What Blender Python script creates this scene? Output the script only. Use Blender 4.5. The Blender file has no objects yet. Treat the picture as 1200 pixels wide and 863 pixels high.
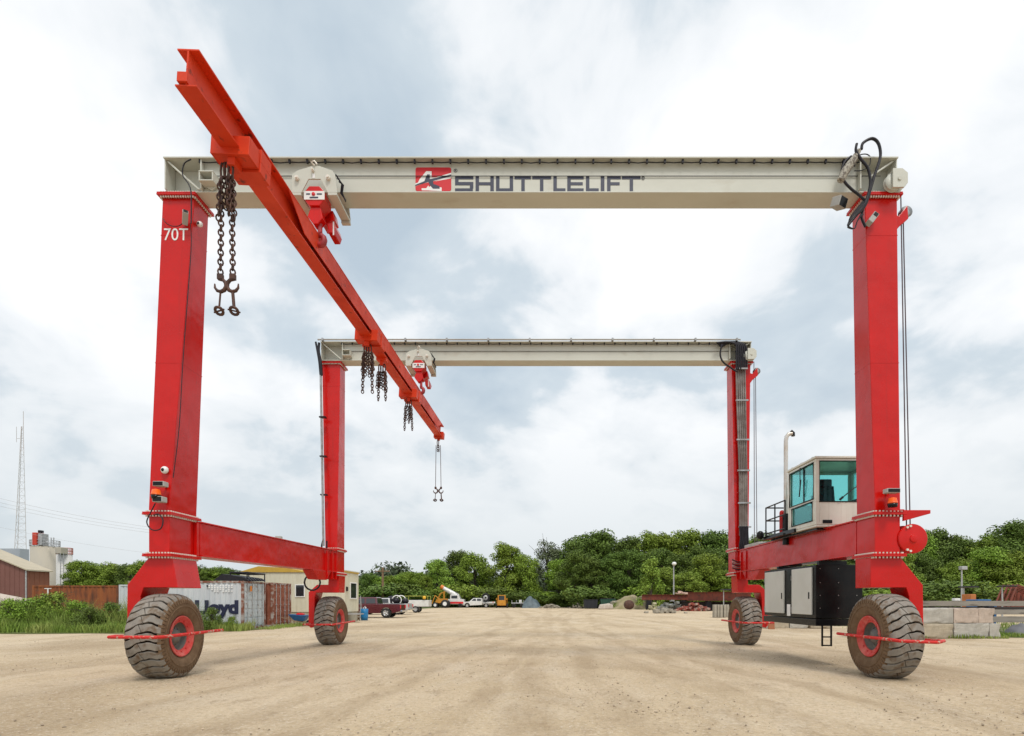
import bpy, math, random
from mathutils import Vector, Matrix
R = math.radians
S = bpy.context.scene
# ---------------------------------------------------------------- camera
HZ, CX, FP, CAMZ = 703.0, 631.0, 650.0, 1.6
cd = bpy.data.cameras.new("camera")
cam = bpy.data.objects.new("camera", cd)
S.collection.objects.link(cam)
cam.location = (0, 0, CAMZ)
cam.rotation_euler = (R(90), 0, 0)
cd.sensor_width = 36
cd.lens = 36 * FP / 1200
cd.shift_x = -(CX - 600) / 1200
cd.shift_y = (HZ - 431.5) / 1200
cd.clip_start = .1
cd.clip_end = 6000
S.camera = cam
# ---------------------------------------------------------------- world, sun, exposure
SUN_EL, SUN_AZ = R(58), R(160)          # azimuth clockwise from +Y: behind the camera, to the right
w = bpy.data.worlds.new("World")
S.world = w
w.use_nodes = True
nt = w.node_tree
nt.nodes.clear()
N = nt.nodes.new
L = nt.links.new
out = N('ShaderNodeOutputWorld')
sky = N('ShaderNodeTexSky')
sky.sky_type = 'NISHITA'
sky.sun_disc = False
sky.sun_elevation = SUN_EL
sky.sun_rotation = SUN_AZ
sky.dust_density = 3
bg1 = N('ShaderNodeBackground'); bg1.inputs[1].default_value = .1
L(sky.outputs[0], bg1.inputs[0])
tc = N('ShaderNodeTexCoord')
sep = N('ShaderNodeSeparateXYZ'); L(tc.outputs['Generated'], sep.inputs[0])
def wm(op, a, b=None, c=None):
    m = N('ShaderNodeMath'); m.operation = op
    for i, v in enumerate((a, b, c)):
        if v is None: continue
        if isinstance(v, (int, float)): m.inputs[i].default_value = v
        else: L(v, m.inputs[i])
    return m.outputs[0]
zz = wm('ADD', wm('MAXIMUM', sep.outputs[2], 0.0), .42)
cmb = N('ShaderNodeCombineXYZ')
L(wm('DIVIDE', sep.outputs[0], zz), cmb.inputs[0]); L(wm('DIVIDE', sep.outputs[1], zz), cmb.inputs[1])
def cloud(scale, det, dist, off, rough=.5):
    mp = N('ShaderNodeMapping'); mp.inputs['Location'].default_value = off
    L(cmb.outputs[0], mp.inputs[0])
    n = N('ShaderNodeTexNoise'); n.inputs['Scale'].default_value = scale; n.inputs['Detail'].default_value = det
    n.inputs['Distortion'].default_value = dist; n.inputs['Roughness'].default_value = rough
    L(mp.outputs[0], n.inputs['Vector'])
    return n.outputs['Fac']
big = cloud(1.7, 6, .25, (-.05, -2.02, 0), .5)
fine = cloud(5.2, 8, .4, (7.3, 2.2, 0), .55)
mixv = wm('ADD', wm('MULTIPLY', big, .78), wm('MULTIPLY', fine, .22))
ramp = N('ShaderNodeValToRGB'); L(mixv, ramp.inputs[0])
cr = ramp.color_ramp
cr.elements[0].position = .35; cr.elements[0].color = (.52, .62, .71, 1)
cr.elements[1].position = .545; cr.elements[1].color = (1.06, 1.07, 1.08, 1)
e = cr.elements.new(.435); e.color = (.66, .745, .81, 1)
e = cr.elements.new(.475); e.color = (.90, .935, .965, 1)
# lower sky: an even grey-white veil
hz = N('ShaderNodeMapRange'); L(sep.outputs[2], hz.inputs[0])
hz.inputs[1].default_value = .05; hz.inputs[2].default_value = .36
hz.inputs[3].default_value = .15; hz.inputs[4].default_value = 1
mx = N('ShaderNodeMix'); mx.data_type = 'RGBA'
L(hz.outputs[0], mx.inputs[0]); mx.inputs[6].default_value = (.70, .755, .785, 1); L(ramp.outputs[0], mx.inputs[7])
bg2 = N('ShaderNodeBackground'); bg2.inputs[1].default_value = 1.0
L(mx.outputs[2], bg2.inputs[0])
ms = N('ShaderNodeMixShader'); ms.inputs[0].default_value = .93
L(bg1.outputs[0], ms.inputs[1]); L(bg2.outputs[0], ms.inputs[2]); L(ms.outputs[0], out.inputs[0])

ld = bpy.data.lights.new("sun", 'SUN')
ld.energy = 1.9; ld.angle = R(14); ld.color = (1, .95, .88)
sun = bpy.data.objects.new("sun", ld); S.collection.objects.link(sun)
d = Vector((math.sin(SUN_AZ) * math.cos(SUN_EL), math.cos(SUN_AZ) * math.cos(SUN_EL), math.sin(SUN_EL)))
sun.rotation_euler = (-d).to_track_quat('-Z', 'Y').to_euler()
sun.location = (0, 0, 40)
S.view_settings.view_transform = 'Standard'
S.view_settings.look = 'None'
S.view_settings.exposure = 0.06
S.view_settings.gamma = 1
S.view_settings.use_curve_mapping = False

# ---------------------------------------------------------------- helpers
WM = {}
def P(u, v, Y):                       # a point seen at pixel (u, v) that stands at distance Y
    return Vector(((u - CX) / FP * Y, Y, CAMZ + (HZ - v) / FP * Y))
def PX(u, Y): return (u - CX) / FP * Y
def PZ(v, Y): return CAMZ + (HZ - v) / FP * Y

def tag(o, label=None, cat=None, group=None, kind=None):
    if label: o['label'] = label
    if cat: o['category'] = cat
    if group: o['group'] = group
    if kind: o['kind'] = kind
    return o

def empty(name, loc=(0, 0, 0), rot=(0, 0, 0), parent=None):
    o = bpy.data.objects.new(name, None); S.collection.objects.link(o)
    o.empty_display_size = .2
    M = Matrix.Translation(loc) @ __import__('mathutils').Euler(rot).to_matrix().to_4x4()
    WM[o.name] = M
    if parent:
        o.parent = parent; o.matrix_local = WM[parent.name].inverted() @ M
    else:
        o.location = loc; o.rotation_euler = rot
    return o

class MB:
    def __init__(s): s.v = []; s.f = []; s.sm = []
    def add(s, vs, fs, smooth=False, M=None):
        b = len(s.v)
        s.v += [(M @ Vector(p)) if M else Vector(p) for p in vs]
        s.f += [tuple(b + i for i in f) for f in fs]
        s.sm += [smooth] * len(fs)
        return s
    def box(s, x0, x1, y0, y1, z0, z1, M=None):
        return s.hexa([(x0, y0, z0), (x1, y0, z0), (x1, y1, z0), (x0, y1, z0)],
                      [(x0, y0, z1), (x1, y0, z1), (x1, y1, z1), (x0, y1, z1)], M)
    def hexa(s, bot, top, M=None):
        return s.add(list(bot) + list(top), [(3, 2, 1, 0), (4, 5, 6, 7), (0, 1, 5, 4), (1, 2, 6, 5), (2, 3, 7, 6), (3, 0, 4, 7)], M=M)
    def prism(s, poly, a, b, axis='y', M=None):      # poly in (x,z) for axis y, (y,z) for axis x, (x,y) for axis z
        def mk(p, t): return {'y': (p[0], t, p[1]), 'x': (t, p[0], p[1]), 'z': (p[0], p[1], t)}[axis]
        n = len(poly)
        vs = [mk(p, a) for p in poly] + [mk(p, b) for p in poly]
        fs = [tuple(range(n)), tuple(range(2 * n - 1, n - 1, -1))] + [((i + 1) % n, i, n + i, n + (i + 1) % n) for i in range(n)]
        return s.add(vs, fs, M=M)
    def tube(s, pts, r, seg=8, cap=True, M=None, closed=False):
        pts = [Vector(p) for p in pts]; n = len(pts)
        rs = r if isinstance(r, (list, tuple)) else [r] * n
        vs = []; fs = []; up = None
        for i, p in enumerate(pts):
            if closed: t = pts[(i + 1) % n] - pts[i - 1]
            else: t = (pts[min(i + 1, n - 1)] - pts[max(i - 1, 0)])
            t.normalize()
            if up is None:
                up = Vector((0, 0, 1)) if abs(t.z) < .9 else Vector((1, 0, 0))
            a = (up - t * up.dot(t)).normalized(); b = t.cross(a); up = a
            for k in range(seg):
                q = 2 * math.pi * k / seg
                vs.append(p + (a * math.cos(q) + b * math.sin(q)) * rs[i])
        m = n if closed else n - 1
        for i in range(m):
            j = (i + 1) % n
            for k in range(seg):
                l = (k + 1) % seg
                fs.append((i * seg + k, i * seg + l, j * seg + l, j * seg + k))
        s.add(vs, fs, True, M)
        if cap and not closed:
            s.add(vs[:seg], [tuple(range(seg - 1, -1, -1))], False, M)
            s.add(vs[-seg:], [tuple(range(seg))], False, M)
        return s
    def cyl(s, p0, p1, r, r2=None, seg=16, M=None): return s.tube([p0, p1], [r, r if r2 is None else r2], seg, True, M)
    def lathe(s, prof, seg=32, M=None, axis='x', smooth=True, a0=0):   # prof: (t along axis, radius)
        vs = []; fs = []; n = len(prof)
        for k in range(seg):
            q = 2 * math.pi * k / seg + a0
            for t, r in prof:
                c, d = r * math.cos(q), r * math.sin(q)
                vs.append({'x': (t, c, d), 'y': (d, t, c), 'z': (c, d, t)}[axis])
        for k in range(seg):
            l = (k + 1) % seg
            for i in range(n - 1):
                fs.append((k * n + i, l * n + i, l * n + i + 1, k * n + i + 1))
        return s.add(vs, fs, smooth, M)
    def ball(s, c, r, seg=12, rings=8, sc=(1, 1, 1), M=None):
        prof = [(-math.cos(math.pi * i / rings), max(1e-4, math.sin(math.pi * i / rings))) for i in range(rings + 1)]
        MM = Matrix.Translation(c) @ Matrix.Diagonal((r * sc[0], r * sc[1], r * sc[2], 1))
        return s.lathe(prof, seg, (M @ MM) if M else MM, 'z')
    def build(s, name, mat, parent=None, bevel=0, local=False, loc=None):
        me = bpy.data.meshes.new(name)
        vs = s.v
        if loc is not None: vs = [p - Vector(loc) for p in vs]
        elif parent is not None and not local:
            Mi = WM[parent.name].inverted(); vs = [Mi @ p for p in vs]
        me.from_pydata([tuple(p) for p in vs], [], s.f)
        me.polygons.foreach_set('use_smooth', s.sm)
        me.materials.append(mat)
        me.update()
        o = bpy.data.objects.new(name, me); S.collection.objects.link(o)
        if parent is not None:
            o.parent = parent; WM[o.name] = WM[parent.name]
        else: WM[o.name] = Matrix.Translation(loc) if loc is not None else Matrix.Identity(4)
        if loc is not None: o.location = loc
        import bmesh
        bm = bmesh.new(); bm.from_mesh(me); bmesh.ops.recalc_face_normals(bm, faces=bm.faces); bm.to_mesh(me); bm.free()
        if bevel:
            m = o.modifiers.new('bevel', 'BEVEL'); m.width = bevel; m.segments = 2; m.limit_method = 'ANGLE'; m.angle_limit = R(40)
            m.harden_normals = False
        return o

# ---------------------------------------------------------------- materials
MATS = {}
def mat(name, col, rough=.5, metal=0, col2=None, scale=2.0, lo=.4, hi=.65, stretch=(1, 1, 1), bump=0, bscale=40, coat=0,
        col3=None, s3=8, lo3=.55, hi3=.68, spec=.5, island=0, objrand=0, world=False, detail=6, streak=None, ripple=0):
    if name in MATS: return MATS[name]
    m = bpy.data.materials.new(name); m.use_nodes = True
    t = m.node_tree; n = t.nodes; l = t.links
    b = n['Principled BSDF']
    b.inputs['Roughness'].default_value = rough; b.inputs['Metallic'].default_value = metal
    b.inputs['Specular IOR Level'].default_value = spec
    if coat: b.inputs['Coat Weight'].default_value = coat; b.inputs['Coat Roughness'].default_value = .12
    tcn = n.new('ShaderNodeTexCoord')
    if world:
        g = n.new('ShaderNodeNewGeometry'); src = g.outputs['Position']
    else: src = tcn.outputs['Object']
    mp = n.new('ShaderNodeMapping'); mp.inputs['Scale'].default_value = stretch
    l.new(src, mp.inputs[0])
    cur = None
    c1 = tuple(col) + (1,)
    c2 = tuple(col2 if col2 else [c * .86 for c in col]) + (1,)
    no = n.new('ShaderNodeTexNoise'); no.inputs['Scale'].default_value = scale; no.inputs['Detail'].default_value = detail
    no.inputs['Roughness'].default_value = .6
    l.new(mp.outputs[0], no.inputs['Vector'])
    mr = n.new('ShaderNodeMapRange'); mr.inputs[1].default_value = lo; mr.inputs[2].default_value = hi
    l.new(no.outputs['Fac'], mr.inputs[0])
    mx = n.new('ShaderNodeMix'); mx.data_type = 'RGBA'; l.new(mr.outputs[0], mx.inputs[0])
    mx.inputs[6].default_value = c1; mx.inputs[7].default_value = c2
    cur = mx.outputs[2]
    if col3:
        no3 = n.new('ShaderNodeTexNoise'); no3.inputs['Scale'].default_value = s3; no3.inputs['Detail'].default_value = 8
        l.new(mp.outputs[0], no3.inputs['Vector'])
        mr3 = n.new('ShaderNodeMapRange'); mr3.inputs[1].default_value = lo3; mr3.inputs[2].default_value = hi3
        l.new(no3.outputs['Fac'], mr3.inputs[0])
        m3 = n.new('ShaderNodeMix'); m3.data_type = 'RGBA'; l.new(mr3.outputs[0], m3.inputs[0])
        l.new(cur, m3.inputs[6]); m3.inputs[7].default_value = tuple(col3) + (1,)
        cur = m3.outputs[2]
    if streak:
        mps = n.new('ShaderNodeMapping'); mps.inputs['Scale'].default_value = (7, 7, .22); l.new(src, mps.inputs[0])
        ns = n.new('ShaderNodeTexNoise'); ns.inputs['Scale'].default_value = 2.4; ns.inputs['Detail'].default_value = 5; l.new(mps.outputs[0], ns.inputs['Vector'])
        ms_ = n.new('ShaderNodeMapRange'); ms_.inputs[1].default_value = .56; ms_.inputs[2].default_value = .80; ms_.inputs[4].default_value = .75; l.new(ns.outputs['Fac'], ms_.inputs[0])
        m4 = n.new('ShaderNodeMix'); m4.data_type = 'RGBA'; l.new(ms_.outputs[0], m4.inputs[0]); l.new(cur, m4.inputs[6]); m4.inputs[7].default_value = tuple(streak) + (1,)
        cur = m4.outputs[2]
    if ripple:
        nr = n.new('ShaderNodeTexNoise'); nr.inputs['Scale'].default_value = 1.6; nr.inputs['Detail'].default_value = 2; l.new(src, nr.inputs['Vector'])
        br = n.new('ShaderNodeBump'); br.inputs['Strength'].default_value = ripple; br.inputs['Distance'].default_value = .25
        l.new(nr.outputs['Fac'], br.inputs['Height']); l.new(br.outputs[0], b.inputs['Normal'])
    if island or objrand:
        hs = n.new('ShaderNodeHueSaturation'); l.new(cur, hs.inputs['Color'])
        add = None
        if island:
            g2 = n.new('ShaderNodeNewGeometry')
            r1 = n.new('ShaderNodeMapRange'); l.new(g2.outputs['Random Per Island'], r1.inputs[0])
            r1.inputs[3].default_value = 1 - island; r1.inputs[4].default_value = 1 + island
            add = r1.outputs[0]
        if objrand:
            oi = n.new('ShaderNodeObjectInfo')
            r2 = n.new('ShaderNodeMapRange'); l.new(oi.outputs['Random'], r2.inputs[0])
            r2.inputs[3].default_value = 1 - objrand; r2.inputs[4].default_value = 1 + objrand
            r4 = n.new('ShaderNodeMapRange'); l.new(oi.outputs['Random'], r4.inputs[0])
            r4.inputs[3].default_value = .485; r4.inputs[4].default_value = .51
            l.new(r4.outputs[0], hs.inputs['Hue'])
            if add:
                mm = n.new('ShaderNodeMath'); mm.operation = 'MULTIPLY'; l.new(add, mm.inputs[0]); l.new(r2.outputs[0], mm.inputs[1]); add = mm.outputs[0]
            else: add = r2.outputs[0]
        l.new(add, hs.inputs['Value'])
        cur = hs.outputs[0]
    l.new(cur, b.inputs['Base Color'])
    if bump:
        nb = n.new('ShaderNodeTexNoise'); nb.inputs['Scale'].default_value = bscale; nb.inputs['Detail'].default_value = 4
        l.new(mp.outputs[0], nb.inputs['Vector'])
        bp = n.new('ShaderNodeBump'); bp.inputs['Strength'].default_value = bump; bp.inputs['Distance'].default_value = .02
        l.new(nb.outputs['Fac'], bp.inputs['Height']); l.new(bp.outputs[0], b.inputs['Normal'])
    # roughness variation
    if rough < .6:
        rr = n.new('ShaderNodeMapRange'); l.new(no.outputs['Fac'], rr.inputs[0])
        rr.inputs[1].default_value = .3; rr.inputs[2].default_value = .7
        rr.inputs[3].default_value = rough * .8; rr.inputs[4].default_value = min(1, rough * 1.3)
        l.new(rr.outputs[0], b.inputs['Roughness'])
    MATS[name] = m
    return m

RED = mat('crane_red_paint', (.57, .0045, .002), .24, col2=(.48, .0040, .002), scale=.9, col3=(.42, .012, .006), s3=5, lo3=.62, hi3=.9, spec=.38, streak=(.42, .010, .006), ripple=.10)
REDD = mat('dusty_red_paint', (.58, .022, .02), .55, col2=(.62, .14, .10), scale=6, lo=.45, hi=.7)
RIMM = mat('dusty_pink_red_rim', (.56, .05, .045), .6, col2=(.58, .17, .14), scale=5, lo=.40, hi=.7, spec=.3)
ORANGE = mat('orange_red_beam_paint', (.68, .050, .010), .5, col2=(.55, .036, .009), scale=1.2, col3=(.17, .025, .012), s3=6, lo3=.62, hi3=.72, spec=.3)
CREAM = mat('crane_grey_paint', (.55, .555, .49), .42, col2=(.50, .505, .44), scale=.8, col3=(.42, .39, .31), s3=3, lo3=.60, hi3=.85, stretch=(.4, 1, 1), ripple=.05)
CREAM2 = mat('cream_cab_paint', (.66, .65, .575), .35, col2=(.60, .585, .51), scale=2, coat=.2, streak=(.45, .42, .34))
BLACK = mat('black_hose_rubber', (.010, .009, .012), .4, col2=(.018, .016, .024), scale=5, spec=.3)
BLACKP = mat('black_gloss_paint', (.008, .008, .009), .22, col2=(.014, .014, .014), scale=3, spec=.22)
CHAIN = mat('rusty_chain_steel', (.075, .045, .04), .55, .6, col2=(.13, .065, .045), scale=9)
STEEL = mat('bare_steel', (.42, .42, .42), .35, .8, col2=(.28, .27, .25), scale=6)
BOLT = mat('pale_bolt_steel', (.75, .70, .62), .4, .2)
GREYP = mat('grey_housing', (.40, .40, .38), .5)
WHITEP = mat('white_plastic', (.80, .80, .78), .4, col2=(.7, .7, .68))
AMBER = mat('amber_plastic', (.85, .13, .01), .35, col2=(.75, .09, .01))
INK = mat('dark_slate_lettering', (.028, .034, .065), .5, col2=(.045, .05, .08), scale=4)
LOGOR = mat('logo_red', (.60, .012, .02), .5, col2=(.55, .012, .02))
TREAD = mat('dusty_tread_rubber', (.21, .19, .165), .85, col2=(.27, .245, .21), scale=5, col3=(.13, .085, .05), s3=7, lo3=.5, hi3=.7, bump=.3, bscale=60)
TYREB = mat('tyre_groove_rubber', (.018, .015, .012), .95, col2=(.035, .025, .018), scale=8, spec=.1)
SIDEW = mat('muddy_sidewall_rubber', (.125, .073, .036), .9, col2=(.175, .11, .060), scale=7, bump=.5, bscale=30)
# ---------------------------------------------------------------- ground
def axis_steps(a, b, fine0, fine1, step, growth=1.25):
    xs = [fine0]
    while xs[-1] < fine1: xs.append(xs[-1] + step)
    s = step
    while xs[-1] < b: s *= growth; xs.append(xs[-1] + s)
    s = step; lo = [fine0]
    while lo[-1] > a: s *= growth; lo.append(lo[-1] - s)
    return lo[:0:-1] + xs
rg = random.Random(5)
from mathutils import noise as mno
xs = axis_steps(-2500, 2500, -16, 16, .16)
ys = axis_steps(-40, 2500, 3, 26, .16)
vs = []
for y in ys:
    for x in xs:
        f = 1 / (1 + max(0, y - 30) / 15 + max(0, abs(x) - 20) / 10)
        h = mno.noise(Vector((x * .35, y * .22, 0))) * .030 + mno.noise(Vector((x * 1.9, y * .7, 3))) * .010 + mno.noise(Vector((x * 3.2, y * 2.8, 9))) * .006
        for (wx, wy) in ((-7.65, 11.42), (7.10, 11.42), (-7.36, 19.75), (7.34, 19.75)):
            if abs(x - wx) < 1.3 and abs(y - wy) < 1.3:
                e_ = math.hypot((x - wx) / .50, (y - wy) / .46)
                h += .045 * math.exp(-((e_ - 1.0) / .30) ** 2) * (.6 + .8 * abs(mno.noise(Vector((x * 5, y * 5, 2)))))
        vs.append((x, y, h * f - .008))
nx = len(xs)
fs = [(j * nx + i, j * nx + i + 1, (j + 1) * nx + i + 1, (j + 1) * nx + i) for j in range(len(ys) - 1) for i in range(nx - 1)]
gm = MB().add(vs, fs, True)

def ground_material():
    m = bpy.data.materials.new('sandy_gravel'); m.use_nodes = True
    t = m.node_tree; n = t.nodes; l = t.links; b = n['Principled BSDF']
    b.inputs['Roughness'].default_value = .95; b.inputs['Specular IOR Level'].default_value = .15
    g = n.new('ShaderNodeNewGeometry')
    def noise(sc, det, st=(1, 1, 1), rough=.6, loc=(0, 0, 0), dist=0):
        mp = n.new('ShaderNodeMapping'); mp.inputs['Scale'].default_value = st; mp.inputs['Location'].default_value = loc
        l.new(g.outputs['Position'], mp.inputs[0])
        k = n.new('ShaderNodeTexNoise'); k.inputs['Scale'].default_value = sc; k.inputs['Detail'].default_value = det
        k.inputs['Roughness'].default_value = rough; k.inputs['Distortion'].default_value = dist
        l.new(mp.outputs[0], k.inputs['Vector']); return k.outputs['Fac']
    def mixc(fac, lo, hi, a, bcol):
        r = n.new('ShaderNodeMapRange'); l.new(fac, r.inputs[0]); r.inputs[1].default_value = lo; r.inputs[2].default_value = hi
        x = n.new('ShaderNodeMix'); x.data_type = 'RGBA'; l.new(r.outputs[0], x.inputs[0])
        if isinstance(a, tuple): x.inputs[6].default_value = a + (1,)
        else: l.new(a, x.inputs[6])
        x.inputs[7].default_value = bcol + (1,)
        return x.outputs[2]
    c = mixc(noise(.30, 5), .40, .64, (.55, .435, .285), (.62, .505, .355))
    c = mixc(noise(.55, 7, (1, .3, 1), .7, (4, 0, 0), .6), .50, .74, c, (.38, .285, .18))       # wheel tracks along the yard
    c = mixc(noise(.8, 7, (.8, .3, 1), .7, (31, 7, 0), .5), .52, .74, c, (.60, .51, .385))   # dusty pale streaks
    c = mixc(noise(.13, 4, (1, .6, 1), .6, (12, 40, 0)), .52, .70, c, (.38, .285, .18))       # damp patches
    c = mixc(noise(2.2, 7, (1, .5, 1), .7, (8, 0, 0)), .54, .78, c, (.31, .225, .14))
    c = mixc(noise(11, 7, (1, 1, 1), .85), .50, .72, c, (.28, .21, .135))
    c = mixc(noise(19, 6, (1, 1, 1), .8, (3, 3, 0)), .52, .72, c, (.76, .68, .56))
    # wheel ruts: bands along gentle curves, broken up by noise
    sp_ = n.new('ShaderNodeSeparateXYZ'); l.new(g.outputs['Position'], sp_.inputs[0])
    def mm(op, a, b_):
        k = n.new('ShaderNodeMath'); k.operation = op
        for i_, v_ in enumerate((a, b_)):
            if isinstance(v_, (int, float)): k.inputs[i_].default_value = v_
            else: l.new(v_, k.inputs[i_])
        return k.outputs[0]
    X_, Y_ = sp_.outputs[0], sp_.outputs[1]
    wob = mm('MULTIPLY', noise(.25, 2, (1, 1, 1), .5, (9, 2, 0)), 1.2)
    tot = None
    for (x0_, a_, b2, hw_) in ((-3.6, .10, -.0016, .20), (-1.7, .10, -.0016, .20), (1.6, -.04, .0012, .22), (3.6, -.04, .0012, .22), (5.4, -.26, .0030, .18), (7.2, -.26, .0030, .18), (-6.3, .30, -.0030, .20), (-8.2, .30, -.0030, .20), (-.2, .02, 0, .35), (9.2, .02, -.001, .30)):
        cx2 = mm('ADD', mm('ADD', mm('MULTIPLY', Y_, a_), mm('MULTIPLY', mm('MULTIPLY', Y_, Y_), b2)), x0_ - .6)
        dd = mm('ABSOLUTE', mm('SUBTRACT', mm('SUBTRACT', X_, cx2), wob), 0)
        r_ = n.new('ShaderNodeMapRange'); l.new(dd, r_.inputs[0]); r_.inputs[1].default_value = hw_ + .16; r_.inputs[2].default_value = hw_ - .05
        tot = r_.outputs[0] if tot is None else mm('MAXIMUM', tot, r_.outputs[0])
    rut = mm('MULTIPLY', tot, mm('MULTIPLY', mm('MAXIMUM', mm('SUBTRACT', noise(1.1, 6, (1, .35, 1), .7, (1, 8, 0)), .36), 0), 3.2))
    c = mixc(rut, 0, 1.5, c, (.38, .285, .18))
    lug_ = mm('MULTIPLY', rut, noise(7, 2, (.5, 2.2, 1), .4))
    l.new(c, b.inputs['Base Color'])
    bp = n.new('ShaderNodeBump'); bp.inputs['Strength'].default_value = .8; bp.inputs['Distance'].default_value = .04
    ad = n.new('ShaderNodeMath'); ad.operation = 'ADD'
    l.new(noise(9, 8, (1, .8, 1), .7), ad.inputs[0]); l.new(noise(40, 3), ad.inputs[1])
    l.new(mm('SUBTRACT', ad.outputs[0], mm('MULTIPLY', mm('ADD', rut, lug_), 1.2)), bp.inputs['Height']); l.new(bp.outputs[0], b.inputs['Normal'])
    return m
GROUND = ground_material()
o = gm.build('ground', GROUND); tag(o, kind='structure')

GRASSG = mat('field_grass_ground', (.085, .12, .03), .95, col2=(.16, .15, .06), scale=.6, world=True, bump=.8, bscale=6)
def sheet(name, poly, z, m, thick=.05):
    o = MB().prism(poly, z - thick, z, 'z').build(name, m); return tag(o, kind='structure')
sheet('grass_verge', [(-60, 26.2), (-19.2, 26.0), (-17.4, 27.6), (-14.9, 28.9), (-14.9, 31), (-18, 38), (-25, 44), (-60, 44)], .03, GRASSG)
sheet('far_field', [(-400, 55), (-22, 55), (-20, 110), (-16, 118), (10, 118), (12, 100), (60, 92), (80, 66), (400, 60), (400, 900), (-400, 900)], .035, GRASSG)
sheet('grass_verge', [(19.2, 23.5), (23, 23.2), (60, 22.5), (60, 40), (19.2, 30)], .03, GRASSG)

# loose stones on the yard
rs = random.Random(11)
st = MB()
def stone(mb, x, y, z, r, rr):
    vs = []
    for a, bq, c in ((1,0,0),(-1,0,0),(0,1,0),(0,-1,0),(0,0,1),(0,0,-1)):
        k = r * rr.uniform(.7, 1.2); vs.append((x + a * k, y + bq * k, z + c * k * .7))
    mb.add(vs, [(0,2,4),(2,1,4),(1,3,4),(3,0,4),(2,0,5),(1,2,5),(3,1,5),(0,3,5)])
for i in range(9000):
    y = 5.5 + 26 * rs.random() ** 1.7
    x = rs.uniform(-1.05, .95) * y
    if mno.noise(Vector((x * .4, y * .3, 5))) < rs.uniform(-.5, .5): continue
    stone(st, x, y, .0, rs.choice((.008, .010, .013, .02)) * rs.uniform(.7, 1.3), rs)
STONE = mat('stone', (.46, .37, .27), .9, col2=(.33, .26, .18), scale=1.5, island=.35)
tag(st.build('gravel', STONE), kind='stuff', label='loose small stones scattered over the sandy yard')

# ---------------------------------------------------------------- foliage
LEAF = {}
def leafmat(name, c, c2):
    m = mat(name, c, .6, col2=c2, scale=.35, lo=.4, hi=.62, island=.27, objrand=.16, spec=.25)
    b = m.node_tree.nodes['Principled BSDF']
    LEAF[name] = m; return m
LD = leafmat('dark_green_leaves', (.085, .138, .022), (.12, .185, .03))
LM = leafmat('mid_green_leaves', (.155, .24, .026), (.20, .295, .036))
LL = leafmat('light_green_leaves', (.18, .29, .036), (.23, .34, .05))
LG = leafmat('grey_green_leaves', (.11, .145, .070), (.14, .18, .085))
BARK = mat('tree_bark', (.085, .065, .048), .9, col2=(.05, .04, .03), scale=6)

def leaves(mb, c, rad, n, ls, rr, flat=.85):
    for _ in range(n):
        while True:
            d = Vector((rr.gauss(0, 1), rr.gauss(0, 1), rr.gauss(0, 1)))
            if d.length > .1: break
        d.normalize()
        r = rad * (rr.random() ** .45)
        p = Vector(c) + Vector((d.x * r, d.y * r, d.z * r * flat))
        nrm = (d + Vector((rr.gauss(0, .7), rr.gauss(0, .7), rr.gauss(.35, .6)))).normalized()
        a = nrm.orthogonal().normalized(); bq = nrm.cross(a)
        q = rr.uniform(0, 6.28); a, bq = a * math.cos(q) + bq * math.sin(q), bq * math.cos(q) - a * math.sin(q)
        s = ls * rr.uniform(.6, 1.3)
        mb.add([p - a * s, p - bq * s * .6, p + a * s, p + bq * s * .6], [(0, 1, 2, 3)])

def crown_pts(H, base, rad, ncl, rr, shape):
    out = []
    for i in range(ncl):
        t = rr.random() ** .85
        z = base + (H - base) * t
        if shape == 'round': w = math.sin(math.pi * (.12 + .83 * t)) ** .65
        elif shape == 'cone': w = (1 - t) ** .7 + .08
        else: w = math.sin(math.pi * (.2 + .72 * t)) ** .5 * (1.15 - .5 * t)
        a = rr.uniform(0, 6.283); r = rad * w * rr.uniform(.35, 1.0)
        out.append(Vector((math.cos(a) * r, math.sin(a) * r, z)))
    return out

def tree_meshes(seed, H, rad, base, ncl, nl, ls, shape, crad, bare=0):
    rr = random.Random(seed)
    cp = crown_pts(H - crad * .7, base, rad - crad * .5, ncl, rr, shape)
    cr_ = MB()
    for c in cp:
        k = crad * rr.uniform(.55, 1.25)
        leaves(cr_, c, k, int(nl * (k / crad) ** 2), ls, rr)
    tr = MB()
    ths = H * .022
    top = Vector((rr.uniform(-.3, .3), rr.uniform(-.3, .3), H * .82))
    sp = [Vector((0, 0, -.1)), Vector((rr.uniform(-.15, .15), 0, H * .2)), Vector((rr.uniform(-.3, .3), .1, H * .5)), top]
    tr.tube(sp, [ths * 1.3, ths, ths * .6, ths * .15], 7)
    for c in cp[::2]:
        z0 = max(H * .15, c.z - H * rr.uniform(.12, .28)); k = z0 / (H * .82)
        s0 = Vector((sp[2].x * k, 0, z0))
        tr.tube([s0, (s0 + c) / 2 + Vector((0, 0, -.2)), c], [ths * .35, ths * .22, ths * .07], 5)
    for _ in range(bare):
        a = rr.uniform(0, 6.28); z0 = H * rr.uniform(.4, .7)
        e1 = Vector((math.cos(a) * rad * .8, math.sin(a) * rad * .8, H * rr.uniform(.85, 1.08)))
        tr.tube([Vector((0, 0, z0)), (Vector((0, 0, z0)) + e1) / 2 + Vector((0, 0, .3)), e1], [ths * .3, ths * .2, ths * .06], 5)
    return cr_, tr

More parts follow.
